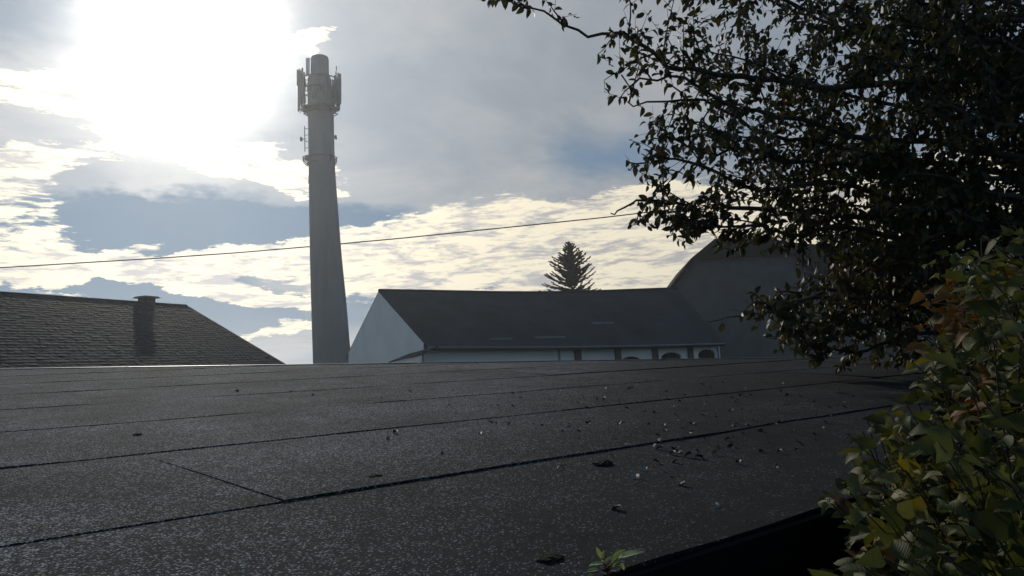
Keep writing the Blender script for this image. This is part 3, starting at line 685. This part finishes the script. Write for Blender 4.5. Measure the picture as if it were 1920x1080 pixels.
def leaf_mesh(name, geo, mat):
    v, f, uv = geo; me = bpy.data.meshes.new(name); me.from_pydata(v.tolist(), [], f); me.materials.append(mat)
    ul = me.uv_layers.new(name='leaf'); 
    for lp in me.loops: ul.data[lp.index].uv = uv[lp.vertex_index]
    me.polygons.foreach_set('use_smooth', [True] * len(me.polygons)); return me
def leaf_material(name, ramp, by_object, rough, trans, spec=.5, veins=True):
    m, nt, b = new_mat(name); n = nt.nodes; l = nt.links
    if by_object: src = n.new('ShaderNodeObjectInfo').outputs['Random']
    else:
        a = n.new('ShaderNodeAttribute'); a.attribute_name = 'tint'; src = a.outputs['Fac']
    r = n.new('ShaderNodeValToRGB'); l.new(src, r.inputs[0])
    while len(r.color_ramp.elements) < len(ramp): r.color_ramp.elements.new(.5)
    for e, (p, c) in zip(r.color_ramp.elements, ramp): e.position = p; e.color = c + (1,)
    uvn = n.new('ShaderNodeUVMap'); uvn.uv_map = 'leaf'; sp = n.new('ShaderNodeSeparateXYZ'); l.new(uvn.outputs[0], sp.inputs[0])
    def MM(op, a, b_=None):
        x = n.new('ShaderNodeMath'); x.operation = op
        for i, q in enumerate((a, b_)):
            if q is None: continue
            if isinstance(q, (int, float)): x.inputs[i].default_value = q
            else: l.new(q, x.inputs[i])
        return x.outputs[0]
    ax_ = MM('ABSOLUTE', MM('SUBTRACT', sp.outputs[0], .5))
    ph = MM('SINE', MM('MULTIPLY', MM('SUBTRACT', sp.outputs[1], MM('MULTIPLY', ax_, .55)), 48))
    rib = MM('POWER', MM('MULTIPLY', MM('ADD', ph, 1), .5), 6)
    mid = MM('LESS_THAN', ax_, .02)
    vein = MM('MAXIMUM', rib, mid)
    no = n.new('ShaderNodeTexNoise'); no.inputs['Scale'].default_value = 40; no.inputs['Detail'].default_value = 4
    tc_ = n.new('ShaderNodeTexCoord'); l.new(tc_.outputs['Object'], no.inputs['Vector'])
    sh = n.new('ShaderNodeMix'); sh.data_type = 'RGBA'; sh.blend_type = 'MULTIPLY'; sh.inputs[0].default_value = .6; l.new(r.outputs[0], sh.inputs[6]); l.new(no.outputs['Color'], sh.inputs[7])
    no2 = n.new('ShaderNodeMix'); no2.data_type = 'RGBA'; no2.blend_type = 'ADD'; l.new(MM('MULTIPLY', vein, .22 if veins else 0.0), no2.inputs[0]); l.new(r.outputs[0], no2.inputs[6]); no2.inputs[7].default_value = (.05, .055, .03, 1)
    l.new(no2.outputs[2], b.inputs['Base Color'])
    b.inputs['Roughness'].default_value = rough; b.inputs['Specular IOR Level'].default_value = spec
    bp = n.new('ShaderNodeBump'); bp.inputs['Strength'].default_value = .35; bp.inputs['Distance'].default_value = .003
    l.new(MM('ADD', MM('MULTIPLY', vein, -.35), MM('MULTIPLY', no.outputs[0], .8)), bp.inputs['Height']); l.new(bp.outputs[0], b.inputs['Normal'])
    if trans:
        tr = n.new('ShaderNodeBsdfTranslucent'); mu = n.new('ShaderNodeMix'); mu.data_type = 'RGBA'; mu.blend_type = 'MULTIPLY'; mu.inputs[0].default_value = 1; l.new(r.outputs[0], mu.inputs[6]); mu.inputs[7].default_value = (.92, .95, .55, 1)
        l.new(mu.outputs[2], tr.inputs[0]); ms = n.new('ShaderNodeMixShader'); ms.inputs[0].default_value = trans
        l.new(b.outputs[0], ms.inputs[1]); l.new(tr.outputs[0], ms.inputs[2]); l.new(ms.outputs[0], n['Material Output'].inputs['Surface'])
    return m
def scatter_leaves(root, leaves, geos, mats_obj, mat_stuff, n_obj, part='leaf', stuff='foliage', key=None):
    """leaves: list of (Matrix3-as-np, pos, scale, tint, variant). The n_obj that show largest become objects, the rest one mesh."""
    meshes = [[leaf_mesh(part, gq, mo) for gq in geos] for mo in mats_obj]
    sc_ = []
    for i, (R3, p, s, tint, var) in enumerate(leaves):
        x, y = proj(Vector(p)); d = np.linalg.norm(np.array(p) - np.array(CAM))
        inside = -20 < x < 1940 and -20 < y < 1100
        sc_.append((s / d) * (1 if inside else 0) + (key(x, y) if key else 0))
    order = np.argsort(-np.array(sc_))
    rl = Matrix.Translation(-Vector(root.location))
    for i in order[:n_obj]:
        R3, p, s, tint, var = leaves[i]
        mi = min(len(mats_obj) - 1, int(tint * len(mats_obj)))
        o = bpy.data.objects.new(part, meshes[mi][var]); COL.objects.link(o); o.parent = root; o.matrix_parent_inverse = rl
        mw = Matrix.Identity(4)
        for r_ in range(3):
            for c_ in range(3): mw[r_][c_] = R3[r_][c_] * s
            mw[r_][3] = p[r_]
        o.matrix_basis = mw
    vs_, fs_, uvs, ti = [], [], [], []; off = 0
    for i in order[n_obj:]:
        R3, p, s, tint, var = leaves[i]; v, f, uv = geos[var]
        vs_.append(v @ (np.array(R3).T * s) + np.array(p)); fs_ += [tuple(k + off for k in q) for q in f]; uvs.append(uv); ti += [tint] * len(v); off += len(v)
    if off:
        vv = np.concatenate(vs_); me = bpy.data.meshes.new(stuff); me.from_pydata(vv.tolist(), [], fs_); me.materials.append(mat_stuff)
        uva = np.concatenate([np.array(u) for u in uvs]); li = np.zeros(len(me.loops), int); me.loops.foreach_get('vertex_index', li)
        ul = me.uv_layers.new(name='leaf'); ul.data.foreach_set('uv', uva[li].ravel())
        at = me.attributes.new('tint', 'FLOAT', 'POINT'); at.data.foreach_set('value', ti)
        me.polygons.foreach_set('use_smooth', [True] * len(me.polygons))
        o = adopt(link(bpy.data.objects.new(stuff, me)), root); o['kind'] = 'stuff'
def leaf_frame(d, nrm):
    y = Vector(d).normalized(); x = y.cross(Vector(nrm)); x = x.normalized() if x.length > 1e-4 else y.orthogonal().normalized(); z_ = x.cross(y)
    return [[x.x, y.x, z_.x], [x.y, y.y, z_.y], [x.z, y.z, z_.z]]
def rv3(s=1.0): return Vector((random.gauss(0, s), random.gauss(0, s), random.gauss(0, s)))

# ------------------------------------------------------------------ broadleaf tree, right
T0 = Vector((6.1, 5.3, 0))
tree = empty('broadleaf_tree', T0); tag(tree, 'large dark leafy tree overhanging the roof from the right, backlit', 'tree')
def interp(tab, y):
    if y <= tab[0][0]: return tab[0][1]
    for (a, b_), (c_, d_) in zip(tab, tab[1:]):
        if y <= c_: return b_ + (d_ - b_) * (y - a) / (c_ - a)
    return tab[-1][1]
XL = [(-300, 900), (-20, 925), (0, 945), (40, 1015), (75, 1085), (100, 1118), (200, 1138), (235, 1180), (275, 1175), (300, 1162), (335, 1180), (365, 1165), (395, 1130), (425, 1165), (445, 1240), (465, 1300), (478, 1330), (490, 1470), (545, 1430), (570, 1290), (625, 1280), (650, 1420), (690, 1560)]
def allowed(x, y):
    if y > 692: return 0
    if y < 0 or x > 1960: return 1
    if x < interp(XL, y): return 0
    if 500 < y < 692 and x < 1400: return .30
    if 470 < y < 530 and x < 1560: return .25
    if y > 500: return .72
    if 365 < y < 475 and x < 1400: return 1
    if x < 1560: return .60 + .40 * max(0, (x - 1330)) / 230 if y > -20 else 1
    return 1
trunk_pts = [T0, T0 + Vector((-.05, .05, 2)), T0 + Vector((-.2, .2, 4)), T0 + Vector((-.3, .1, 6)), T0 + Vector((-.2, .3, 8)), T0 + Vector((0, .3, 10))]
m_ = MB(); m_.tube(trunk_pts, [.34, .27, .22, .17, .11, .04], 12); adopt(m_.build('trunk', BARK, None, True), tree)
limbs = [
 [(1700, 170, 6.0), (1450, 150, 5.8), (1290, 128, 5.7), (1190, 85, 5.6), (1060, 38, 5.5), (955, -4, 5.4)],
 [(1750, 80, 6.4), (1500, 10, 6.5), (1330, -70, 6.4), (1150, -160, 6.2)],
 [(1800, 280, 5.6), (1500, 225, 5.5), (1310, 175, 5.4), (1165, 140, 5.3)],
 [(1800, 310, 6.0), (1550, 270, 5.9), (1350, 215, 5.8), (1170, 185, 5.7)],
 [(1800, 350, 6.2), (1550, 310, 6.0), (1370, 280, 5.9), (1240, 265, 5.8)],
 [(1800, 400, 6.0), (1500, 350, 5.8), (1320, 320, 5.7), (1180, 305, 5.6)],
 [(1820, 430, 6.3), (1540, 400, 6.1), (1340, 385, 6.0), (1215, 380, 5.9), (1145, 400, 5.8)],
 [(1830, 480, 6.0), (1560, 430, 5.8), (1420, 425, 5.7), (1300, 425, 5.6)],
 [(1850, 560, 6.3), (1640, 545, 6.2), (1500, 560, 6.1), (1400, 600, 6.0)],
 [(1880, 640, 6.0), (1680, 620, 5.9), (1520, 640, 5.8)],
 [(1800, 120, 7.4), (1600, 60, 7.6), (1450, 10, 7.6), (1300, -40, 7.5)],
 [(1800, 220, 7.6), (1600, 180, 8.0), (1420, 120, 8.0), (1300, 90, 7.9)],
 [(1820, 330, 7.4), (1620, 300, 7.8), (1450, 270, 7.9), (1330, 250, 7.8)],
 [(1820, 420, 7.6), (1640, 390, 8.0), (1460, 370, 8.2)],
 [(1900, 560, 6.6), (1700, 520, 6.6), (1560, 530, 6.5), (1450, 560, 6.4)],
 [(1900, 640, 6.8), (1720, 600, 6.8), (1600, 590, 6.7), (1470, 610, 6.6)],
 [(1900, 680, 6.2), (1740, 660, 6.3), (1600, 655, 6.3), (1480, 640, 6.2)],
 [(1850, 500, 7.2), (1660, 480, 7.4), (1540, 480, 7.5)],
 [(1850, 600, 7.5), (1700, 560, 7.6), (1560, 600, 7.6)],
 [(1900, 100, 5.2), (1750, 20, 5.0), (1620, -60, 4.9)],
 [(1900, 250, 5.0), (1760, 180, 4.9), (1640, 130, 4.8)],
 [(1900, 380, 5.0), (1780, 330, 4.9), (1650, 330, 4.8)],
 [(1950, 480, 5.2), (1800, 450, 5.0), (1690, 440, 4.9)],
 [(1950, 30, 6.8), (1800, -60, 7.0), (1600, -140, 7.0)],
 [(2050, 60, 6.0), (1900, 40, 6.0), (1780, 60, 6.1), (1650, 40, 6.2), (1540, 60, 6.2)],
 [(2050, 120, 5.6), (1920, 150, 5.5), (1800, 140, 5.4), (1690, 90, 5.3)],
 [(2050, 200, 7.6), (1900, 120, 7.8), (1760, 130, 8.0), (1600, 120, 8.1)],
 [(2050, 20, 8.0), (1900, 0, 8.2), (1760, 20, 8.4), (1620, 10, 8.4)],
 [(1880, 590, 5.8), (1640, 560, 5.8), (1480, 560, 5.7), (1400, 578, 5.6)],
 [(1950, 180, 6.9), (1820, 110, 7.2), (1700, 20, 7.4)],
]
leaves = []
def along(pts, t_):
    k = (len(pts) - 1) * t_; i = min(len(pts) - 2, int(k)); return pts[i].lerp(pts[i + 1], k - i), (pts[i + 1] - pts[i]).normalized()
def put_leaf(p, d, size, tintf, sag_=.55):
    x, y = proj(p); al = allowed(x, y)
    if random.random() > al: return
    dd = (d + rv3(.45) + Vector((0, 0, -sag_))).normalized(); nrm = (Vector((0, 0, 1)) + rv3(.55)).normalized()
    leaves.append((leaf_frame(dd, nrm), tuple(p), size, tintf, random.randrange(4)))
twigs_total = 0
for li, lb in enumerate(limbs):
    P = [V(*q_) for q_ in lb]
    zs = max(1.5, min(9.0, P[0].z - 1.0)); s0 = along(trunk_pts, min(.98, zs / 10))[0]
    P = [s0, s0.lerp(P[0], .5) + Vector((0, 0, .15))] + P
    # smooth with small wobble
    S = []
    for i in range(len(P) - 1):
        for k in range(6):
            t_ = k / 6; a, b_, c_, d_ = P[max(i - 1, 0)], P[i], P[i + 1], P[min(i + 2, len(P) - 1)]
            w_i = i + k / 6; S.append(Vector((0, mnoise.noise(Vector((w_i * 1.3, li, 0))) * .14, mnoise.noise(Vector((w_i * 1.3, li, 7))) * .12)) * min(1, w_i) + .5 * ((2 * b_) + (c_ - a) * t_ + (2 * a - 5 * b_ + 4 * c_ - d_) * t_ ** 2 + (3 * b_ - a - 3 * c_ + d_) * t_ ** 3) + rv3(.012))
    S.append(P[-1])
    ln = sum((b_ - a).length for a, b_ in zip(S, S[1:])); n_ = len(S)
    bm_ = MB(); r0 = .036
    bm_.tube(S, [max(.006, r0 * (1 - i / n_) ** 1.0 + .004) for i in range(n_)], 7)
    step = .115; nb = int(ln / step)
    for k in range(nb):
        t_ = (k + random.random()) / nb
        if t_ < .18: continue
        p, d = along(S, t_)
        side = d.cross(rv3()).normalized()
        bd = (d * .55 + side * .9 + Vector((0, 0, -.18))).normalized()
        bl = random.uniform(.28, .85) * (1.0 if t_ < .8 else .55)
        q_ = p.copy(); pts = [p.copy()]; nn_ = max(3, int(bl / .09))
        okx = allowed(*proj(p + bd * bl))
        if random.random() > okx + .12: continue
        for j in range(nn_):
            q_ = q_ + bd * (bl / nn_); bd = (bd + rv3(.12) + Vector((0, 0, -.06))).normalized(); pts.append(q_.copy())
        if allowed(*proj(pts[-1])) == 0 and allowed(*proj(pts[len(pts) // 2])) == 0: continue
        while len(pts) > 2 and allowed(*proj(pts[-1])) == 0: pts.pop()
        bm_.tube(pts, [.0065 * (1 - j / len(pts)) + .0018 for j in range(len(pts))], 4, False)
        for j in range(1, len(pts)):
            for _ in range(4 if li < 10 else 7):
                pp = pts[j - 1].lerp(pts[j], random.random()); sd_ = (pts[j] - pts[j - 1]).normalized()
                put_leaf(pp + rv3(.012), sd_ * .5 + sd_.cross(rv3()).normalized() * .8, random.uniform(.55, 1.25), random.random())
            if random.random() < .75:             # side twig
                sd_ = (pts[j] - pts[j - 1]).normalized(); tw_ = (sd_ * .6 + sd_.cross(rv3()).normalized()).normalized(); tl_ = random.uniform(.12, .3)
                e_ = pts[j] + tw_ * tl_
                if allowed(*proj(e_)) > 0:
                    bm_.tube([pts[j], e_], [.003, .0015], 3, False)
                    for q in range(int(tl_ / .032)):
                        put_leaf(pts[j].lerp(e_, (q + .5) / (tl_ / .032)) + rv3(.01), tw_ * .5 + tw_.cross(rv3()).normalized() * .8, random.uniform(.7, 1.15), random.random())
    adopt(bm_.build('branch', BARK, None, True), tree)
print('tree leaves', len(leaves))
tgeo = [leaf_geo(.078, .040, c_, f_, .0) for c_, f_ in ((.25, .25), (.45, .15), (.1, .35), (.6, .3))]
tr_ramp = [(0, (.018, .019, .009)), (.55, (.038, .038, .013)), (.85, (.062, .052, .016)), (.97, (.07, .05, .02)), (1.0, (.10, .06, .03))]
TL_O = leaf_material('tree_leaf', tr_ramp, True, .5, .32, .3, False); TL_S = leaf_material('tree_leaf_mass', tr_ramp, False, .5, .32, .3, False)
scatter_leaves(tree, leaves, tgeo, [TL_O], TL_S, 300)

# ------------------------------------------------------------------ foreground shrub
SH0 = Vector((1.35, 1.35, 0))
shrub = empty('leafy_shrub', SH0); tag(shrub, 'leafy green shrub with some yellow and rust-brown leaves at the right edge of the roof', 'shrub')
XS = [(380, 1925), (420, 1880), (450, 1815), (480, 1730), (520, 1712), (560, 1715), (600, 1705), (650, 1700), (700, 1690), (745, 1650), (790, 1600), (830, 1588), (870, 1600), (905, 1560), (930, 1500), (950, 1492), (968, 1570), (1000, 1590), (1030, 1555), (1060, 1510), (1100, 1480)]
sl_leaves = []; stems = []
def sh_ok(p):
    x, y = proj(p)
    return y > 395 and x > interp(XS, y) + 4
SPECIALS = [(1745, 570, 60, 'rust'), (1790, 590, 55, 'rust'), (1730, 620, 50, 'rust'), (1725, 520, 30, 'rust'), (1690, 800, 40, 'yellow'), (1700, 900, 35, 'yellow'), (1780, 970, 60, 'yellow'), (1710, 660, 40, 'yellow'), (1650, 1040, 40, 'rust'), (1830, 740, 40, 'rust'), (1915, 515, 30, 'rust')]
def sh_tint(p):
    x, y = proj(p)
    for a, b_, r, k in SPECIALS:
        if (x - a) ** 2 + (y - b_) ** 2 < r * r and random.random() < .5: return random.uniform(.88, .99) if k == 'rust' else random.uniform(.70, .86)
    return random.random() * .66 if random.random() > .025 else random.uniform(.7, .99)
stem_tips = []
for y in range(420, 1120, 26):                # outer tips along the ragged flank
    for k in range(3):
        x = interp(XS, y) + 25 + k * 45 + random.uniform(-10, 40)
        D = 2.3 - (y - 400) / 700 * .8 + random.uniform(-.2, .3); stem_tips.append(V(x, y, max(1.0, D)))
for k in range(440):
    y = random.uniform(430, 1130); x = random.uniform(interp(XS, y) + 60, 2120); D = random.uniform(1.25, 2.6) - (y - 760) / 1500; stem_tips.append(V(x, y, max(1.1, D)))
def root_pt(): return SH0 + Vector((random.uniform(-.2, .7), random.uniform(-.3, .9), 0))
sm = None
for ti_, tip in enumerate(stem_tips):
    b0 = Vector((max(SH0.x - .25, tip.x + random.uniform(-.12, .5)), tip.y + random.uniform(-.3, .3), max(0.3, tip.z - random.uniform(.45, 1.0))))
    mid_ = b0.lerp(tip, .55) + Vector((random.uniform(-.03, .08), random.uniform(-.05, .05), .06)); pts = []
    for k in range(9):
        t_ = k / 8; pts.append(b0 * (1 - t_) ** 2 + mid_ * 2 * t_ * (1 - t_) + tip * t_ * t_)
    stems.append(pts)
    nl_ = random.randint(13, 19)
    for k in range(nl_):
        t_ = 1 - (k / nl_) * .8; i = min(7, int(t_ * 8)); p = pts[i].lerp(pts[i + 1], t_ * 8 - i); d = (pts[i + 1] - pts[i]).normalized()
        sd_ = d.cross(Vector((0, 0, 1))).normalized() * (1 if k % 2 else -1)
        ld = (d * .6 + sd_ * .8 + rv3(.35) + Vector((0, 0, -.25))).normalized()
        pp = p + ld * .02
        if not sh_ok(pp + ld * .03): continue
        nrm = (Vector((-.1, -.65, .8)) + rv3(.45)).normalized()
        sl_leaves.append((leaf_frame(ld, nrm), tuple(pp), random.uniform(.5, 1.3), sh_tint(pp), random.randrange(5)))
m_ = MB()
for pts in stems: m_.tube(pts, [.0024 * (1 - k / 10) + .0008 for k in range(9)], 5, False)
for k in range(14):
    r_ = root_pt(); m_.tube([r_, r_ + Vector((random.gauss(0, .04), random.gauss(0, .04), 1.4)), r_ + Vector((random.uniform(.05, .3), random.gauss(0, .1), 2.6)), r_ + Vector((random.uniform(.1, .6), random.gauss(0, .2), 3.5))], [.016, .012, .008, .003], 6)
STEMM = simple_mat('shrub_stem', (.05, .04, .025), .8, .3, 20)
so_ = adopt(m_.build('stems', STEMM, None, True), shrub)
sgeo = [fine_leaf(.049 * k_, .030 * k_ * w_, c_, f_, v_, n_) for n_, (k_, w_, c_, f_, v_) in enumerate(((1, 1, .3, .5, .02), (1.1, .9, .55, .3, .03), (.85, 1.05, .1, .7, .02), (1, .95, .7, .4, .03), (1.2, 1, .35, .2, .04)))]
sh_ramp = [(0, (.034, .038, .010)), (.3, (.064, .066, .016)), (.64, (.110, .105, .036)), (.70, (.13, .11, .02)), (.86, (.16, .12, .018)), (.88, (.15, .07, .015)), (1.0, (.10, .04, .012))]
# object leaves take their hue from three variants, picked by the leaf's own tint
def sub(rs): return [(i / (len(rs) - 1), c_) for i, c_ in enumerate(rs)]
mats_o = []
gm = leaf_material('shrub_leaf_green', sub([(.034, .038, .010), (.064, .066, .016), (.110, .105, .036)]), True, .6, .38, .15)
ym = leaf_material('shrub_leaf_yellow', sub([(.15, .12, .02), (.19, .14, .02)]), True, .55, .42, .25)
rm = leaf_material('shrub_leaf_rust', sub([(.15, .07, .015), (.10, .04, .012)]), True, .6, .3, .2)
mats_o = [gm] * 14 + [ym] * 4 + [rm] * 3        # tint bands .0-.66 / .67-.86 / .87-1
SH_S = leaf_material('shrub_leaf_mass', sh_ramp, False, .6, .38, .15)
scatter_leaves(shrub, sl_leaves, sgeo, mats_o, SH_S, 300)
print('shrub leaves', len(sl_leaves))

# ------------------------------------------------------------------ weed sprig at the eave
wp = RP(1.10, .64, .01)
weed = empty('weed_sprig', wp); tag(weed, 'small light green weed with reddish stem sprouting at the roof edge, bottom centre', 'weed')
WG = leaf_material('weed_leaf', sub([(.20, .25, .06), (.28, .33, .12)]), True, .5, .4)
STR = simple_mat('reddish_stem', (.13, .05, .03), .7, .2, 30)
def wv(px, py, D=None): return V(px, py, 1.22 if D is None else D)
wg = [leaf_geo(1.0, .36, .25, .12, .02), leaf_geo(1.0, .42, .1, .2, .03)]
wmeshes = [leaf_mesh('leaf', q_, WG) for q_ in wg]
st_ = [wv(1140, 1078), wv(1136, 1066), wv(1130, 1058)]
wl_ = [((1158, 1047), (1208, 1022), 1.20, 0), ((1146, 1056), (1172, 1028), 1.24, 1), ((1136, 1056), (1103, 1053), 1.22, 0), ((1134, 1054), (1150, 1040), 1.22, 0), ((1124, 1068), (1098, 1070), 1.20, 1), ((1148, 1064), (1160, 1052), 1.2, 1),
       ((1163, 1055), (1172, 1070), 1.18, 1), ((1128, 1048), (1119, 1024), 1.25, 0), ((1129, 1047), (1131, 1030), 1.25, 0), ((1110, 1074), (1098, 1086), 1.18, 0), ((1150, 1072), (1158, 1070), 1.18, 1)]
m_ = MB(); m_.tube([wv(1141, 1086), wv(1138, 1070), wv(1132, 1058)], [.0022, .002, .0014], 6)
root_w = wv(1141, 1086)
for (a, b_, D, var) in wl_:
    p, e_ = wv(*a, D), wv(*b_, D); d = e_ - p; s = d.length
    fr = leaf_frame(d, (CAM - p).normalized() * .8 + Vector((0, 0, .9)) + rv3(.25)); o = bpy.data.objects.new('leaf', wmeshes[var]); COL.objects.link(o); o.parent = weed
    o.matrix_parent_inverse = Matrix.Translation(-wp)
    mw = Matrix.Identity(4)
    for r_ in range(3):
        for c_ in range(3): mw[r_][c_] = fr[r_][c_] * s
        mw[r_][3] = p[r_]
    o.matrix_basis = mw
    m_.tube([wv(1137, 1070), wv((1137 + a[0]) / 2, (1070 + a[1]) / 2 - 1, 1.21), p], [.0016, .0012, .0009], 5)
m_.tube([wp - NR * .01, wv(1141, 1086)], [.0026, .0022], 6)
adopt(m_.build('stem', STR, None, True), weed)

# ------------------------------------------------------------------ litter and moss on the roof
LITT = leaf_material('dead_leaf', sub([(.035, .028, .02), (.07, .05, .03), (.12, .10, .07), (.19, .175, .14)]), False, .6, 0, .4, False)
lg = [leaf_geo(.05, .026, .7, .3), leaf_geo(.045, .025, .35, .5), leaf_geo(.03, .02, .9, .2)]
vs_, fs_, ti, uvs = [], [], [], []; off = 0
def on_roof(px, py):
    r = ray(px, py); t_ = NR.dot(RO - CAM) / NR.dot(r); return CAM + r * t_
k = 0
while k < 230:
    cx, cy, sx_, sy_ = random.choice(((1260, 790, 110, 30), (1400, 800, 120, 40), (1330, 760, 200, 30), (1230, 860, 120, 60), (1480, 770, 120, 40), (960, 790, 260, 40), (1180, 740, 200, 14)))
    x, y = random.gauss(cx, sx_), random.gauss(cy, sy_)
    if not (400 < x < 1650 and 715 < y < 1000): continue
    p = on_roof(x, y); n_ = (p - RO).dot(GS); s_ = (p - RO).dot(E_)
    if n_ < N0 + .02 or n_ > nmax(s_) - .2: continue
    v, f, uv = lg[k % 3]; fr = leaf_frame(E_ * random.gauss(0, 1) + GS * random.gauss(0, 1), NR + rv3(.15))
    vs_.append(v @ (np.array(fr).T * random.uniform(.3, 1.0)) + np.array(p + NR * .011)); fs_ += [tuple(i + off for i in q) for q in f]; uvs.append(uv); ti += [random.random()] * len(v); off += len(v); k += 1
vv = np.concatenate(vs_); me = bpy.data.meshes.new('leaf_litter'); me.from_pydata(vv.tolist(), [], fs_); me.materials.append(LITT)
at = me.attributes.new('tint', 'FLOAT', 'POINT'); at.data.foreach_set('value', ti); me.uv_layers.new(name='leaf')
tag(link(bpy.data.objects.new('leaf_litter', me)), 'scattered dead leaves and twigs lying on the dark felt under the tree', 'leaf litter', kind='stuff')
MOSS = simple_mat('dark_moss', (.02, .022, .012), .95, .5, 40, .8, 90, .1)
for px, py, r, lab in ((1130, 872, .028, 'small dark moss clump on the felt below the tree, the roundest one'), (1032, 1052, .022, 'flat dark moss patch on the felt left of the green weed'), (703, 897, .02, 'tiny dark moss tuft just above the nearest felt seam'), (258, 817, .014, 'dark moss tuft on the left of the roof near a seam')):
    p = on_roof(px, py); bm = bmesh.new(); bmesh.ops.create_icosphere(bm, subdivisions=3, radius=1)
    for v in bm.verts:
        v.co *= 1 + .35 * mnoise.noise(v.co * 2.3 + Vector((px, 0, 0))) + .15 * mnoise.noise(v.co * 7)
        v.co = Vector((v.co.x * r * 1.4, v.co.y * r, max(v.co.z, -.1) * r * .35))
    me = bpy.data.meshes.new('moss_clump'); bm.to_mesh(me); bm.free(); me.materials.append(MOSS)
    o = link(bpy.data.objects.new('moss_clump', me)); o.matrix_world = Matrix.Translation(p + NR * .006) @ NR.to_track_quat('Z', 'Y').to_matrix().to_4x4()
    tag(o, lab, 'moss', 'moss clumps on the felt roof')
